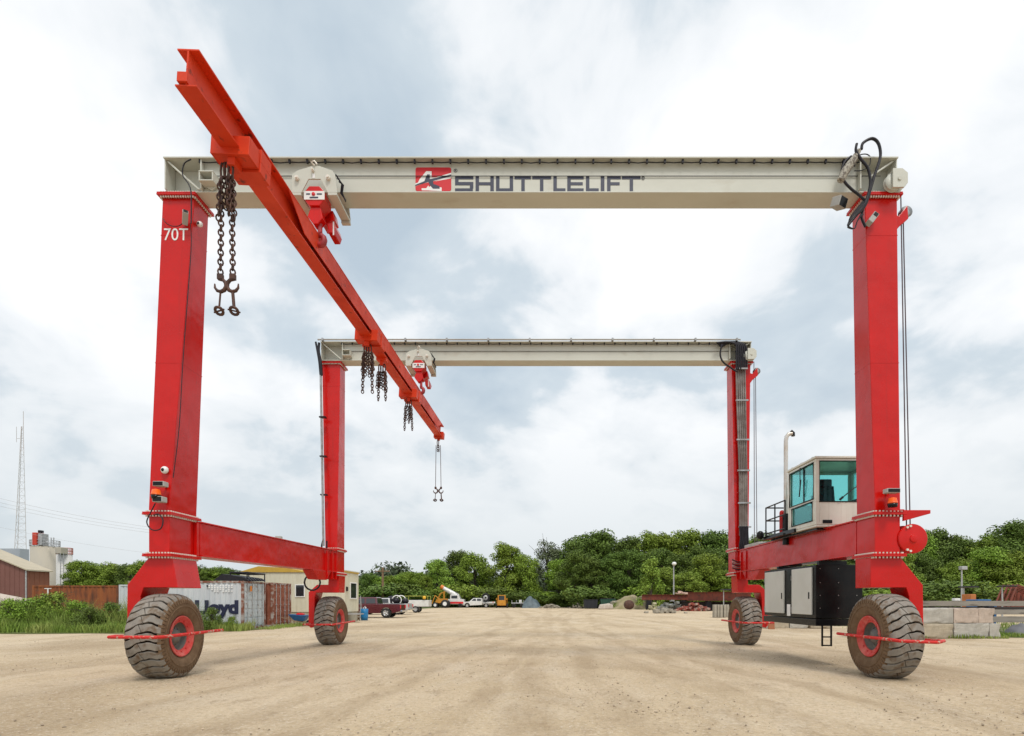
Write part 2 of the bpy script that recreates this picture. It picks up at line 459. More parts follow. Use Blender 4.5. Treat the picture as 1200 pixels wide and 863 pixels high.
PROTO = {}
def proto(key, *a, **k):
    c, t = tree_meshes(*a, **k)
    def me(mb, nm, m):
        x = bpy.data.meshes.new(nm); x.from_pydata([tuple(p) for p in mb.v], [], mb.f)
        x.polygons.foreach_set('use_smooth', mb.sm); x.materials.append(m); return x
    PROTO[key] = (me(c, 'crown', LM), me(t, 'trunk', BARK), a[1], a[2])
proto('round1', 1, 12, 5.0, 1.0, 80, 230, .17, 'round', 1.25)
proto('round2', 2, 12, 4.6, .9, 84, 220, .165, 'round', 1.15)
proto('tall1', 3, 14, 4.6, 2.2, 80, 220, .18, 'tall', 1.25)
proto('tall2', 4, 14, 5.2, 1.4, 90, 215, .175, 'tall', 1.2)
proto('cone', 5, 8, 2.4, .6, 50, 150, .13, 'cone', .75)
proto('sparse', 6, 12, 4.4, 2.5, 46, 150, .16, 'tall', 1.15, bare=9)
proto('bush', 7, 3.4, 2.6, .3, 34, 200, .12, 'round', .85)
proto('weed', 8, 1.9, 1.25, .1, 60, 75, .05, 'tall', .32, bare=14)
def tree(name, x, y, h, key, m, label, cat='tree', group=None, wide=1, rot=None, z=0):
    r0 = empty(name, (x, y, z), (0, 0, rot if rot is not None else (x * 7.3 + y * 3.1) % 6.28))
    tag(r0, label, cat, group)
    cm, tm, H, _ = PROTO[key]
    s = h / H
    for nm, me in (('crown', cm), ('trunk' if key not in ('bush', 'weed') else 'stem', tm)):
        o = bpy.data.objects.new(nm, me); S.collection.objects.link(o); o.parent = r0
        o.scale = (s * wide, s * wide, s)
        if nm == 'crown':
            o.material_slots[0].link = 'OBJECT'; o.material_slots[0].material = m
    return r0
def tree_px(name, u, vtop, Y, key, m, label, **k):
    return tree(name, PX(u, Y), Y, PZ(vtop, Y), key, m, label, **k)

# trees that can be told apart
for a in [
 ('broadleaf_tree', 512, 655, 121, 'round2', LL, 'light green bushy tree behind the yellow tractor, lower than the dark tree over it', 1.0),
 ('broadleaf_tree', 536, 644, 130, 'tall1', LD, 'dark tree rising behind the light bushy tree left of the middle', 1.0),
 ('broadleaf_tree', 556, 646, 127, 'round1', LM, 'mid green tree behind the white flatbed pickup', 1.0),
 ('broadleaf_tree', 594, 636, 122, 'tall2', LM, 'broad bright green tree with two crests behind the orange loader', 1.1),
 ('broadleaf_tree', 616, 647, 121, 'round1', LM, 'rounded tree standing over the blue grey tarpaulin', .9),
 ('broadleaf_tree', 642, 632, 128, 'sparse', LG, 'thin grey green tree with bare twigs at its left edge', 1.0),
 ('broadleaf_tree', 657, 655, 119, 'round2', LM, 'lower leafy tree in front of the thin grey green tree', 1.1),
 ('broadleaf_tree', 703, 622, 118, 'tall2', LD, 'tallest dark tree near the middle above the dark dumpster', 1.15),
 ('young_tree', 763, 653, 92, 'cone', LL, 'slim pointed young light green tree before the dark woods', 1.15),
 ('broadleaf_tree', 829, 648, 96, 'round2', LM, 'light green tree just left of the rear right crane leg', 1.2),
 ('broadleaf_tree', 1166, 648, 86, 'round1', LM, 'light green tree in front of the dark woods near the right edge', 1.1),
 ('broadleaf_tree', 1192, 609, 92, 'tall1', LD, 'tall dark tree at the right edge of the picture', 1.2),
]:
    tree_px(a[0], a[1], a[2], a[3], a[4], a[5], a[6], wide=a[7])
# runs of trees nothing tells apart
rt = random.Random(3)
def run(u0, u1, n, v0, v1, Y0, Y1, keys, mats, label, group, wide=1.05):
    for i in range(n):
        u = u0 + (u1 - u0) * (i + .5 + rt.uniform(-.25, .25)) / n
        tree_px('woodland_tree', u, rt.uniform(v0, v1), rt.uniform(Y0, Y1), rt.choice(keys), rt.choice(mats), label, group=group, wide=wide * rt.uniform(.9, 1.15))
run(428, 505, 7, 667, 675, 118, 126, ['round1', 'round2'], [LM, LM, LD], 'low mid green tree in the row behind the parked pickups', 'trees behind the pickups')
run(670, 850, 9, 619, 634, 116, 128, ['tall1', 'tall2', 'round1'], [LD, LD, LD, LM], 'dark tree of the dense woods between the thin tree and the rear right leg', 'dark woods in the middle')
run(668, 860, 10, 640, 655, 108, 112, ['round1', 'round2', 'tall2'], [LD, LD, LD], 'dark lower tree at the front of the middle woods', 'front edge of the middle woods')
run(770, 862, 4, 662, 672, 93, 97, ['round2', 'round1'], [LM, LL], 'low light green tree behind the rusty steel beams', 'low trees behind the steel beams', 1.4)
run(872, 1010, 7, 620, 632, 105, 120, ['tall1', 'tall2', 'round1'], [LD, LM], 'woodland tree seen behind the operator cab and engine box', 'woods behind the cab')
run(1045, 1215, 9, 618, 632, 98, 116, ['tall1', 'tall2', 'round1'], [LD, LD, LM], 'dark woodland tree right of the front right crane leg', 'woods right of the crane')
run(1040, 1215, 8, 640, 662, 84, 94, ['round1', 'round2'], [LD, LM, LM], 'lower woodland tree behind the timber beams at the right', 'front edge of the right woods', 1.15)
run(865, 1010, 6, 645, 660, 90, 98, ['round1', 'round2'], [LD, LM], 'lower woodland tree seen below the cab behind the engine box', 'front edge of the woods behind the cab', 1.1)
run(88, 176, 5, 655, 663, 84, 96, ['round1', 'round2'], [LD, LM], 'dark tree beyond the rusty container left of the crane', 'trees beyond the rusty container')
run(216, 300, 6, 660, 670, 84, 98, ['round1', 'round2'], [LM, LD], 'mid green tree seen under the left sill beam', 'trees seen under the left sill beam')
for (u0, u1, n, v, Y, lab, g) in [
 (428, 502, 8, 692, 116, 'low shrub behind the parked pickups', 'shrubs behind the pickups'),
 (516, 690, 13, 692, 117, 'low shrub at the foot of the trees behind the yard machines', 'shrubs behind the yard machines'),
 (690, 860, 13, 691, 106, 'low shrub at the foot of the dark woods', 'shrubs at the foot of the dark woods'),
 (862, 1020, 11, 690, 88, 'low shrub behind the engine box', 'shrubs behind the engine box'),
 (1030, 1215, 10, 690, 80, 'low shrub behind the timber beams', 'shrubs behind the timber beams')]:
    for i in range(n):
        u = u0 + (u1 - u0) * (i + rt.random()) / n
        tree_px('shrub', u, v + rt.uniform(-13, 9), Y + rt.uniform(-1, 3), 'bush', rt.choice([LD, LD, LD, LM]), lab, cat='shrub', group=g, wide=1.7)

# far wooded rise at the left: one mass
fw = MB(); rr = random.Random(21)
for i in range(230):
    x = rr.uniform(-330, 130); y = rr.uniform(210, 300)
    top = 13 + mno.noise(Vector((x * .012, y * .01, 0))) * 5
    for k in range(2):
        leaves(fw, (x, y, rr.uniform(3, top)), rr.uniform(4, 6), 190, .8, rr)
for i in range(420):
    x = rr.uniform(-330, 330); leaves(fw, (x, rr.uniform(195, 215), rr.uniform(1, 9)), 4, 110, .85, rr)
tag(fw.build('distant_woods', leafmat('distant_leaves', (.075, .105, .055), (.09, .125, .065))), 'far wooded rise along the horizon', kind='stuff')

# weeds by the containers
def grassstuff(name, boxes, m, label, seed):
    rr = random.Random(seed); g = MB()
    for (x0, x1, y0, y1, n, h) in boxes:
        for _ in range(n):
            x = rr.uniform(x0, x1); y = rr.uniform(y0, y1)
            if mno.noise(Vector((x * .6, y * .9, seed))) < -.15 + rr.uniform(-.2, .1): continue
            hh = h * rr.uniform(.35, 1.1) * (.65 + .7 * max(0, mno.noise(Vector((x * .8, y * .8, 1))) + .3)); w_ = rr.uniform(.008, .02); a = rr.uniform(0, 3.14); lx, ly = rr.gauss(0, .22) * hh, rr.gauss(0, .22) * hh
            dx, dy = math.cos(a) * w_, math.sin(a) * w_
            g.add([(x - dx, y - dy, 0), (x + dx, y + dy, 0), (x + lx * .4 + dx * .8, y + ly * .4 + dy * .8, hh * .6), (x + lx * .4 - dx * .8, y + ly * .4 - dy * .8, hh * .6), (x + lx, y + ly, hh)],
                  [(0, 1, 2, 3), (3, 2, 4)])
    return tag(g.build(name, m), label, kind='stuff')
GR = leafmat('grass_blades', (.16, .25, .04), (.26, .30, .08))
grassstuff('tall_grass', [(-31, -18.8, 26.2, 28.0, 14000, .6), (-31, -17.5, 27.6, 31, 15000, 1.5), (-19, -15.0, 27.9, 29.5, 5500, .6), (-15.2, -14.2, 29.5, 36, 900, .25)], GR, 'tall grass growing along the yard edge before the containers', 4)
grassstuff('rough_grass', [(15.5, 19.4, 22.75, 22.93, 420, .22), (18.8, 24, 23.4, 25, 4200, .20), (17, 45, 25, 36, 7000, .35)], GR, 'rough grass beside the concrete block wall', 6)
grassstuff('mound_grass', [(12.8, 17.5, 94.0, 98, 2600, 1.5)], GR, 'tall pale grass on top of the gravel mound', 9)
wb = [
 (14, 702, 27.5, LM, 'low leafy weed bush at the far left below the brown building', 1.0),
 (40, 700, 28.5, LL, 'bright yellow green weed bush at the left end of the rusty container', 1.1),
 (62, 694, 29, LL, 'tallest bright weed bush hiding the rusty container left half', 1.0),
 (90, 704, 29, LM, 'feathery weed bush before the middle of the rusty container', 1.1),
 (104, 712, 27.5, LD, 'dark low weed bush in front of the rusty container', 1.1),
 (131, 706, 28.5, LD, 'dark weed bush beside the front left crane leg', 1.0),
 (248, 712, 28.2, LD, 'dark weed bush right of the front left tyre', .9),
 (272, 722, 28.4, LM, 'small weed bush at the corner of the white container', .8)]
for u, v, Y, m, lab, wd in wb:
    tree_px('weed_bush', u, v, Y, 'weed', m, lab, cat='weed bush', wide=wd)
# ================================================================ the gantry crane
crane = empty('gantry_crane', (0, 15.3, 0))
tag(crane, 'tall red four legged gantry crane with two grey top beams standing on the yard', 'gantry crane')

def bolts_rect(mb, x0, x1, y0, y1, z0, z1, nx_, ny_, r=.02):
    """bolt heads under and over the rim of a flange plate"""
    for i in range(nx_):
        x = x0 + (x1 - x0) * (i + .5) / nx_
        for y in (y0, y1): mb.cyl((x, y, z0), (x, y, z1), r, seg=6)
    for j in range(ny_):
        y = y0 + (y1 - y0) * (j + .5) / ny_
        for x in (x0, x1): mb.cyl((x, y, z0), (x, y, z1), r, seg=6)

def flange(parent, x0, x1, y0, y1, z, t=.035, nx_=9, ny_=9, mt=RED, two=True):
    """pair of bolted plates; returns nothing"""
    f = MB().box(x0, x1, y0, y1, z - t, z - .002)
    if two: f.box(x0 + .004, x1 - .004, y0 + .004, y1 - .004, z + .001, z + t)
    fo = f.build('bolted_flange', mt, parent, .004)
    b = MB(); bolts_rect(b, x0 + .045, x1 - .045, y0 + .045, y1 - .045, z - t - .035, z + (t if two else 0) + .03, nx_, ny_)
    b.build('bolt_row', BOLT, fo)
    return fo

# leg: x at top (l, r), x at bottom, y top (front, back), y bottom
LEGS = {
 'FL': dict(xt=(-7.67, -7.02), xb=(-7.875, -7.46), yt=(11.32, 11.80), yb=(11.20, 12.10), s=-1, xw=-7.65, yw=11.42),
 'FR': dict(xt=(6.66, 7.32), xb=(6.80, 7.31), yt=(11.32, 11.78), yb=(11.20, 11.85), s=1, xw=7.10, yw=11.42),
 'BL': dict(xt=(-7.53, -6.90), xb=(-7.38, -6.97), yt=(19.30, 19.80), yb=(19.20, 19.92), s=-1, xw=-7.36, yw=19.75),
 'BR': dict(xt=(6.72, 7.38), xb=(6.82, 7.27), yt=(19.30, 19.80), yb=(19.20, 19.92), s=1, xw=7.34, yw=19.75),
}
ZT, ZK1, ZK0 = 9.84, 3.34, 2.50
legs = {}
def q4(x, y, z): return [(x[0], y[0], z), (x[1], y[0], z), (x[1], y[1], z), (x[0], y[1], z)]
for k, g in LEGS.items():
    fr = k[0] == 'F'
    lg = MB().hexa(q4(g['xb'], g['yb'], ZK1 + .036), q4(g['xt'], g['yt'], ZT - .04)).build('leg', RED, crane, .012)
    legs[k] = lg
    for zw in (9.02, 6.4):
        t = MB()
        def xy_(z):
            q = (z - ZK1) / (ZT - ZK1); lerp = lambda a, b_: a + (b_ - a) * q
            return (lerp(g['xb'][0], g['xt'][0]) - .003, lerp(g['xb'][1], g['xt'][1]) + .003), (lerp(g['yb'][0], g['yt'][0]) - .003, lerp(g['yb'][1], g['yt'][1]) + .003)
        a_, c_ = xy_(zw), xy_(zw + .014)
        t.hexa(q4(a_[0], a_[1], zw), q4(c_[0], c_[1], zw + .014))
        t.build('weld_seam', RED, lg)
    flange(lg, g['xt'][0] - .07, g['xt'][1] + .07, g['yt'][0] - .09, g['yt'][1] + .10, ZT, .03, 14, 10)
    kx = (g['xb'][0], g['xb'][1]); ky = (g['yb'][0] + .01, g['yb'][1])
    kn = MB().hexa(q4(kx, ky, ZK0 + .03), q4(kx, ky, ZK1 - .04))
    # outer stiffeners of the knee
    kn.build('knee_box', RED, lg, .01)
    e = .085
    flange(lg, kx[0] - e, kx[1] + e, ky[0] - e, ky[1] + e * .6, ZK1, .03, 8, 14)
    flange(lg, kx[0] - e, kx[1] + e, ky[0] - e, ky[1] + e * .6, ZK0, .03, 8, 14)

# 70T on the front left leg
def text_mesh(txt, size, extrude=.003, offset=0, shear=0, space=1, xs=1):
    c = bpy.data.curves.new('t', 'FONT'); c.body = txt; c.size = size; c.extrude = extrude; c.offset = offset; c.shear = shear; c.space_character = space
    c.align_x = 'CENTER'; c.align_y = 'CENTER'; c.resolution_u = 4
    o = bpy.data.objects.new('t', c); S.collection.objects.link(o)
    bpy.context.view_layer.update()
    dg = bpy.context.evaluated_depsgraph_get()
    me = o.evaluated_get(dg).to_mesh()
    vs = [v.co.copy() for v in me.vertices]; fs = [tuple(p.vertices) for p in me.polygons]
    o.evaluated_get(dg).to_mesh_clear(); bpy.data.objects.remove(o); bpy.data.curves.remove(c)
    x0 = min(v.x for v in vs); x1 = max(v.x for v in vs); y0 = min(v.y for v in vs); y1 = max(v.y for v in vs)
    vs = [Vector(((v.x - (x0 + x1) / 2) / (x1 - x0), (v.y - (y0 + y1) / 2) / (y1 - y0), v.z)) for v in vs]   # unit box
    return vs, fs
def text_on(txt, centre, wid, hei, name, m, parent, normal='-y', tilt=0, **k):
    vs, fs = text_mesh(txt, 1, **k)
    mb = MB()
    B = {'-y': Matrix(((1, 0, 0, 0), (0, 0, -1, 0), (0, 1, 0, 0), (0, 0, 0, 1))),
         '+x': Matrix(((0, 0, 1, 0), (1, 0, 0, 0), (0, 1, 0, 0), (0, 0, 0, 1)))}[normal]
    M = Matrix.Translation(centre) @ Matrix.Rotation(tilt, 4, 'X') @ B @ Matrix.Diagonal((wid, hei, 1, 1))
    mb.add(vs, fs, M=M)
    return mb.build(name, m, parent)
def leg_front_y(g, z):
    t = (z - ZK1) / (ZT - ZK1); return g['yb'][0] + (g['yt'][0] - g['yb'][0]) * t
g = LEGS['FL']
z70 = PZ(276, 11.33)
text_on('70T', (PX(206.6, 11.31), leg_front_y(g, z70) - .004, z70), .49, .25, 'capacity_lettering', WHITEP, legs['FL'], tilt=-math.atan((.12) / (ZT - ZK1)))

# ---------------- top beams
def top_beam(yf, x0, x1, zt, zb, front):
    t = MB()
    t.box(x0, x1, yf - .13, yf + .55, zt - .03, zt)                       # top plate
    xi0, xi1 = x0 + .72, x1 - .72
    t.box(xi0, xi1, yf, yf + .40, zb + .028, zt - .032)                    # box web
    t.box(x0 + .03, xi0 - .002, yf + .22, yf + .26, zb + .03, zt - .032)    # recessed end webs
    t.box(xi1 + .002, x1 - .03, yf + .22, yf + .26, zb + .03, zt - .032)
    t.box(x0 + .004, x0 + .028, yf - .09, yf + .5, zb + .03, zt - .032)      # end plates
    t.box(x1 - .028, x1 - .004, yf - .09, yf + .5, zb + .03, zt - .032)
    t.box(x0 - .03, x1 + .03, yf - .03, yf + .44, zb, zb + .025)           # bottom plate
    t.box(xi0 + .01, xi0 + .04, yf - .10, yf - .002, zb + .03, zt - .032)
    t.box(xi1 - .04, xi1 - .01, yf - .10, yf - .002, zb + .03, zt - .032)
    b = t.build('top_beam', CREAM, crane, .006)
    # tapered ends of the bottom plate beside the legs
    # sloping end braces
    d = MB()
    h = zt - zb
    d.hexa([(x0 + .66, yf - .06, zb + .04), (x0 + .71, yf - .06, zb + .04), (x0 + .71, yf - .02, zb + .04), (x0 + .66, yf - .02, zb + .04)],
           [(x0 + .02, yf - .06, zt - .04), (x0 + .07, yf - .06, zt - .04), (x0 + .07, yf - .02, zt - .04), (x0 + .02, yf - .02, zt - .04)])
    d.build('diagonal_brace', CREAM, b, .004)
    d = MB()
    d.hexa([(x1 - .56, yf - .06, zb + .30), (x1 - .50, yf - .06, zb + .30), (x1 - .50, yf - .02, zb + .30), (x1 - .56, yf - .02, zb + .30)],
           [(x1 - .09, yf - .06, zt - .04), (x1 - .04, yf - .06, zt - .04), (x1 - .04, yf - .02, zt - .04), (x1 - .09, yf - .02, zt - .04)])
    d.build('diagonal_brace', CREAM, b, .004)
    # cable tied under the top plate, with clips
    c = MB(); pts = []
    n = 74
    rr = random.Random(int(yf))
    for i in range(n + 1):
        x = xi0 + (xi1 - xi0) * i / n
        pts.append((x, yf - .08, zt - .075 - (.022 if i % 2 else 0) * rr.uniform(.4, 1)))
    c.tube(pts, .011, 5)
    for i in range(0, n + 1, 2):
        x = xi0 + (xi1 - xi0) * i / n; c.box(x - .018, x + .018, yf - .10, yf - .055, zt - .10, zt - .032)
    c.build('festoon_cable', BLACK, b)
    # traverse rope along the web
    MB().tube([(xi0 + .1, yf - .02, zb + (zt - zb) * .52), (x1 - .3, yf - .02, zb + (zt - zb) * .52)], .008, 6).build('traverse_rope', BLACK, b)
    # hollow stop bracket at the left end
    s = MB(); zc = zb + .20
    s.box(xi0 + .05, xi0 + .34, yf - .22, yf - .002, zc + .08, zc + .105); s.box(xi0 + .05, xi0 + .34, yf - .22, yf - .002, zc - .10, zc - .075)
    s.box(xi0 + .05, xi0 + .075, yf - .216, yf - .004, zc - .073, zc + .078); s.box(xi0 + .314, xi0 + .338, yf - .216, yf - .004, zc - .073, zc + .078)
    s.prism([(xi0 + .1, zc - .102), (xi0 + .3, zc - .102), (xi0 + .22, zb + .03)], yf - .05, yf - .004)
    s.build('trolley_stop', CREAM, b, .006)
    # sheave block at the right end
    s = MB(); xc, zc = x1 - .04, zb + .14
    s.prism([(xc - .13, zc - .17), (xc + .10, zc - .17), (xc + .17, zc - .08), (xc + .17, zc + .12), (xc + .06, zc + .21), (xc - .13, zc + .21)], yf - .22, yf - .18)
    s.prism([(xc - .13, zc - .17), (xc + .10, zc - .17), (xc + .17, zc - .08), (xc + .17, zc + .12), (xc + .06, zc + .21), (xc - .13, zc + .21)], yf - .07, yf - .03)
    s.box(xc - .126, xc + .05, yf - .178, yf - .072, zc + .15, zc + .20)
    sb = s.build('sheave_block', CREAM, b, .006)
    s = MB(); s.lathe([(yf - .165, .02), (yf - .165, .17), (yf - .15, .17), (yf - .14, .14), (yf - .11, .14), (yf - .10, .17), (yf - .085, .17), (yf - .085, .02)], 24, Matrix.Translation((xc - .08, 0, zc - .02)) , 'y')
    s.cyl((xc, yf - .24, zc), (xc, yf - .221, zc), .035)
    s.build('sheave', CREAM, sb)
    return b
bf = top_beam(11.30, PX(192, 11.2), PX(1052, 11.2), 10.53, 9.875, True)
bb = top_beam(19.22, PX(375.5, 19.1), PX(881, 19.1), 10.50, 9.875, False)
# conduit pipe along the top of the rear beam
t = MB().tube([(PX(372, 19.0), 19.02, 10.52), (PX(868, 19.0), 19.02, 10.52)], .028, 8)
pp = t.build('conduit_pipe', GREYP, bb)
t = MB()
for i in range(11): x = -7.4 + 14.2 * i / 10; t.box(x - .03, x + .03, 18.97, 19.08, 10.47, 10.56)
t.build('pipe_clamp', STEEL, pp)

# ---------------- lettering and logo on the front beam
YL = 11.298
def lp(x, y): return (PX(460 + x / 3.75, YL), PZ(160 + y / 3.75, YL))
bars = {
 'S': [(275,176,355,189),(275,189,290,201),(275,201,355,215),(340,215,355,229),(275,229,353,242)],
 'H': [(365,176,380,242),(380,202,430,215),(430,176,445,242)],
 'U': [(455,176,470,242),(470,229,515,242),(515,176,530,242)],
 'T': [(536,176,608,189),(566,189,581,242)],
 'T2': [(614,176,697,189),(648,189,663,242)],
 'L': [(707,176,722,242),(722,229,760,242)],
 'E': [(768,176,783,242),(783,176,840,189),(783,202,836,215),(783,229,840,242)],
 'L2': [(850,176,865,242),(865,229,906,242)],
 'I': [(915,176,931,242)],
 'F': [(943,176,958,242),(958,176,1003,189),(958,202,998,215)],
 'T3': [(1008,176,1090,189),(1042,189,1057,242)]}
t = MB()
def lbar(mb, a, b_, c, d_, y0=YL - .004, y1=YL + .001):
    (xa, za), (xb, zb) = lp(a, b_), lp(c, d_)
    mb.prism([(xa, zb), (xb, zb), (xb, za), (xa, za)], y0, y1)
for k in bars:
    for bx in bars[k]: lbar(t, *bx)
t.build('brand_lettering', INK, bf)
def lpoly(mb, pts, y0): mb.prism([lp(*p) for p in pts], y0, YL + .001)
t = MB(); pts = []
for cx_, cy_, a0 in ((249, 146, -90), (249, 232, 0), (110, 232, 90), (110, 146, 180)):
    for i in range(4): a = R(a0 + i * 30); pts.append((cx_ + 9 * math.cos(a), cy_ + 9 * math.sin(a)))
lpoly(t, pts, YL - .003); lg_ = t.build('logo_plate', LOGOR, bf)
t = MB()
lpoly(t, [(100,208),(100,220),(135,208),(258,180),(258,161),(190,181),(172,181),(172,154),(148,154),(120,188),(112,204)], YL - .0045)
lpoly(t, [(160,224),(172,216),(216,226),(216,241),(205,241),(150,238),(128,238),(128,229),(148,229),(158,216)], YL - .0045)
lpoly(t, [(182,200),(200,196),(256,186),(256,178)], YL - .0042)
t.build('logo_mark', WHITEP, lg_)
t = MB()
lpoly(t, [(100,214),(140,198),(152,168),(164,168),(164,189),(200,182),(258,168),(258,176),(200,191),(178,197),(180,210),(207,220),(207,231),(178,231),(164,215),(158,201),(100,219)], YL - .0065)
t.build('logo_mark', INK, lg_)
for (cx_, cy_) in ((277, 151), (1101, 184)):
    t = MB(); x, z = lp(cx_, cy_)
    t.tube([(x + .034 * math.cos(q * .5236), YL - .003, z + .034 * math.sin(q * .5236)) for q in range(12)], .004, 4, closed=True)
    rm = t.build('registered_mark', INK, bf)
    text_on('R', (x, YL - .003, z), .03, .036, 'registered_letter', INK, rm)

# ---------------- sill beams
def sill(A, B, zb=2.54, zt=3.30):
    (xo0, xi0, y0), (xo1, xi1, y1) = A, B
    def hx(o0, o1, z0, z1): # widths grow outward by o
        s = 1 if xi0 > xo0 else -1
        return ([(xo0 - s * o0, y0, z0), (xi0 + s * o0, y0, z0), (xi1 + s * o0, y1, z0), (xo1 - s * o0, y1, z0)],
                [(xo0 - s * o1, y0, z1), (xi0 + s * o1, y0, z1), (xi1 + s * o1, y1, z1), (xo1 - s * o1, y1, z1)])
    t = MB()
    t.hexa(*hx(-.05, -.05, zb + .03, zt - .03))
    t.hexa(*hx(0, 0, zb, zb + .028)); t.hexa(*hx(0, 0, zt - .028, zt))
    return t.build('sill_beam', RED, crane, .005)
sl = sill((-7.84, -7.33, 12.105), (-7.36, -6.95, 19.2))
sr = sill((7.28, 6.74, 11.855), (7.28, 6.84, 19.2))
# gussets and pads at the rear knees
for sx, xi in ((-1, -6.94), (1, 6.82)):
    t = MB()
    for yy in (18.3, 18.75, 19.1):
        t.prism([(xi + sx * .02, 3.26), (xi + sx * .02, 2.58), (xi - sx * .0, 2.3), (xi + sx * .42, 2.3), (xi + sx * .42, 2.5)], yy, yy + .03)
    t.prism([(17.2, 2.535), (18.7, 2.535), (18.3, 2.25), (17.6, 2.25)], xi + sx * .05, xi + sx * .38, 'x')
    t.build('gusset', RED, sl if sx < 0 else sr, .004)
# hose loop under the rear left knee
t = MB(); c0 = P(366, 682, 18.2)
t.tube([(c0.x + .26 * math.cos(a * .45), 18.2, c0.z - .02 + .26 * math.sin(a * .45)) for a in range(14)], .03, 8, closed=True)
t.build('hydraulic_hose', BLACK, sl)

# ---------------- wheel forks, wheels, guards
def fork(k):
    g = LEGS[k]; s = g['s']; xt = g['xw']; yc = g['yw']
    if k[0] == 'F':
        po = [(.25, 2.465), (.69, 1.90), (.70, .72), (.60, .62), (.44, .66), (.42, 1.66), (.36, 1.845), (-.33, 1.845), (-.22, 2.465)]
        if s > 0: po = [(.24, 2.465), (.60, 2.02), (.70, 1.90), (.72, .70), (.62, .60), (.44, .66), (.42, 1.66), (.36, 1.845), (-.36, 1.845), (-.36, 2.465)]
    else:
        po = [(-.08, 2.465), (-.06, 2.12), (.33, 2.12), (.62, 1.86), (.62, .70), (.55, .62), (.42, .66), (.41, 1.66), (.36, 1.845), (-.42, 1.845), (-.44, 2.465)]
    y0, y1 = g['yb'][0] + .05, g['yb'][1] - .05
    f = MB().prism([(xt + s * a, z) for a, z in po], y0, y1)
    # cheek web in the arch
    fo = f.build('wheel_fork', RED, crane, .012)
    t = MB().cyl((xt + s * .43, yc, .88), (xt + s * .30, yc, .88), .22, seg=24).build('hub_motor', REDD, fo)
    if k[0] == 'F':
        t = MB().box(xt + s * .55 - .04, xt + s * .55 + .04, y0 - .03, y0 - .002, 1.22, 1.29).build('amber_marker', AMBER, fo, .005)
    return fo
NB = 30
def tyre_meshes():
    prof = []   # (axial, radius) round one side, base casing
    half = [(0, .825), (.12, .823), (.22, .812), (.285, .788), (.325, .745), (.345, .67), (.345, .58), (.325, .50), (.29, .44), (.265, .41)]
    prof = [(-a, r) for a, r in reversed(half)] + half[1:]
    base = MB().lathe(prof, 72)
    side = MB()
    sprof = [(.290, .792), (.334, .750), (.352, .67), (.352, .58), (.332, .50), (.297, .44), (.270, .405), (.25, .40)]
    side.lathe(sprof, 72); side.lathe([(-a, r) for a, r in sprof], 72)
    # moulded rings and shoulder ribs on the sidewall
    for sg in (-1, 1):
        side.lathe([(sg * .347, .635), (sg * .362, .628), (sg * .362, .612), (sg * .347, .605)], 72)
        for i in range(NB * 2):
            a = 2 * math.pi * i / (NB * 2)
            M = Matrix.Rotation(a, 4, 'X')
            vv = []
            for (ax, r_, w_) in ((.30, .815, .030), (.348, .745, .028), (.360, .68, .022)):
                for q in (-1, 1): vv.append((sg * ax, q * w_, r_))
            vin = [(p[0] * .93, p[1], p[2] - .012) for p in vv]
            side.add(vv + vin, [(0, 1, 3, 2), (2, 3, 5, 4), (0, 2, 8, 6), (2, 4, 10, 8), (1, 7, 9, 3), (3, 9, 11, 5), (4, 5, 11, 10)], M=M)
    lug = MB()
    cross = [(.005, .875), (.06, .877), (.13, .874), (.20, .868), (.262, .850), (.305, .818), (.333, .770)]
    for sg in (-1, 1):
        for i in range(NB):
            a0 = 2 * math.pi * i / NB
            pit = 2 * math.pi / NB
            ns = len(cross); vs_ = []
            for j, (ax, r_) in enumerate(cross):
                skew = .10 * pit - .55 * pit * (ax / .32) ** 1.6 + sg * .40 * pit * (ax / .32)
                # zigzag step of the lug
                skew += sg * .12 * pit * (1 if .10 < ax < .24 else 0)
                hw = pit * (.385 if j < 5 else .355)
                for rr_, q in ((r_, -hw), (r_, hw), (r_ - .075, hw * 1.04), (r_ - .075, -hw * 1.04)):
                    an = a0 + skew + q
                    vs_.append((sg * ax - (.034 * q / hw * (1 - ax / .13) if ax < .13 else 0), rr_ * math.sin(an), rr_ * math.cos(an)))
            fs_ = [(0, 1, 2, 3), tuple((ns - 1) * 4 + q for q in (3, 2, 1, 0))]
            for j in range(ns - 1):
                for q in range(4):
                    fs_.append((j * 4 + q, j * 4 + (q + 1) % 4, (j + 1) * 4 + (q + 1) % 4, (j + 1) * 4 + q))
            lug.add(vs_, fs_, False)
    rim = MB().lathe([(-.236, .286), (.236, .286)], 48)
    for sg in (-1, 1):
        rim.lathe([(sg * .26, .405), (sg * .300, .425), (sg * .318, .420), (sg * .318, .400), (sg * .300, .385), (sg * .290, .355), (sg * .27, .33), (sg * .262, .305), (sg * .262, .288), (sg * .236, .286)], 48)
        for i in range(12):
            a = 2 * math.pi * i / 12; p = (sg * .262, .345 * math.sin(a) * .93, .345 * math.cos(a) * .93)
            rim.cyl((p[0] - sg * .01, p[1], p[2]), (p[0] + sg * .024, p[1], p[2]), .016, seg=6)
    hub = MB()
    for sg in (-1, 1):
        hub.lathe([(sg * .236, .2845), (sg * .12, .278), (sg * .105, .262), (sg * .118, .20), (sg * .15, .19), (sg * .16, .15), (sg * .20, .13), (sg * .21, .05), (sg * .21, .001)], 24)
        for i in range(10):
            a = 2 * math.pi * i / 10; hub.cyl((sg * .14, .168 * math.sin(a), .168 * math.cos(a)), (sg * .178, .168 * math.sin(a), .168 * math.cos(a)), .013, seg=6)
    return base, side, lug, rim, hub
base, side, lug, rim, hub = tyre_meshes()
HUBM = mat('dusty_grey_hub', (.13, .13, .125), .7, col2=(.20, .18, .15), scale=6)
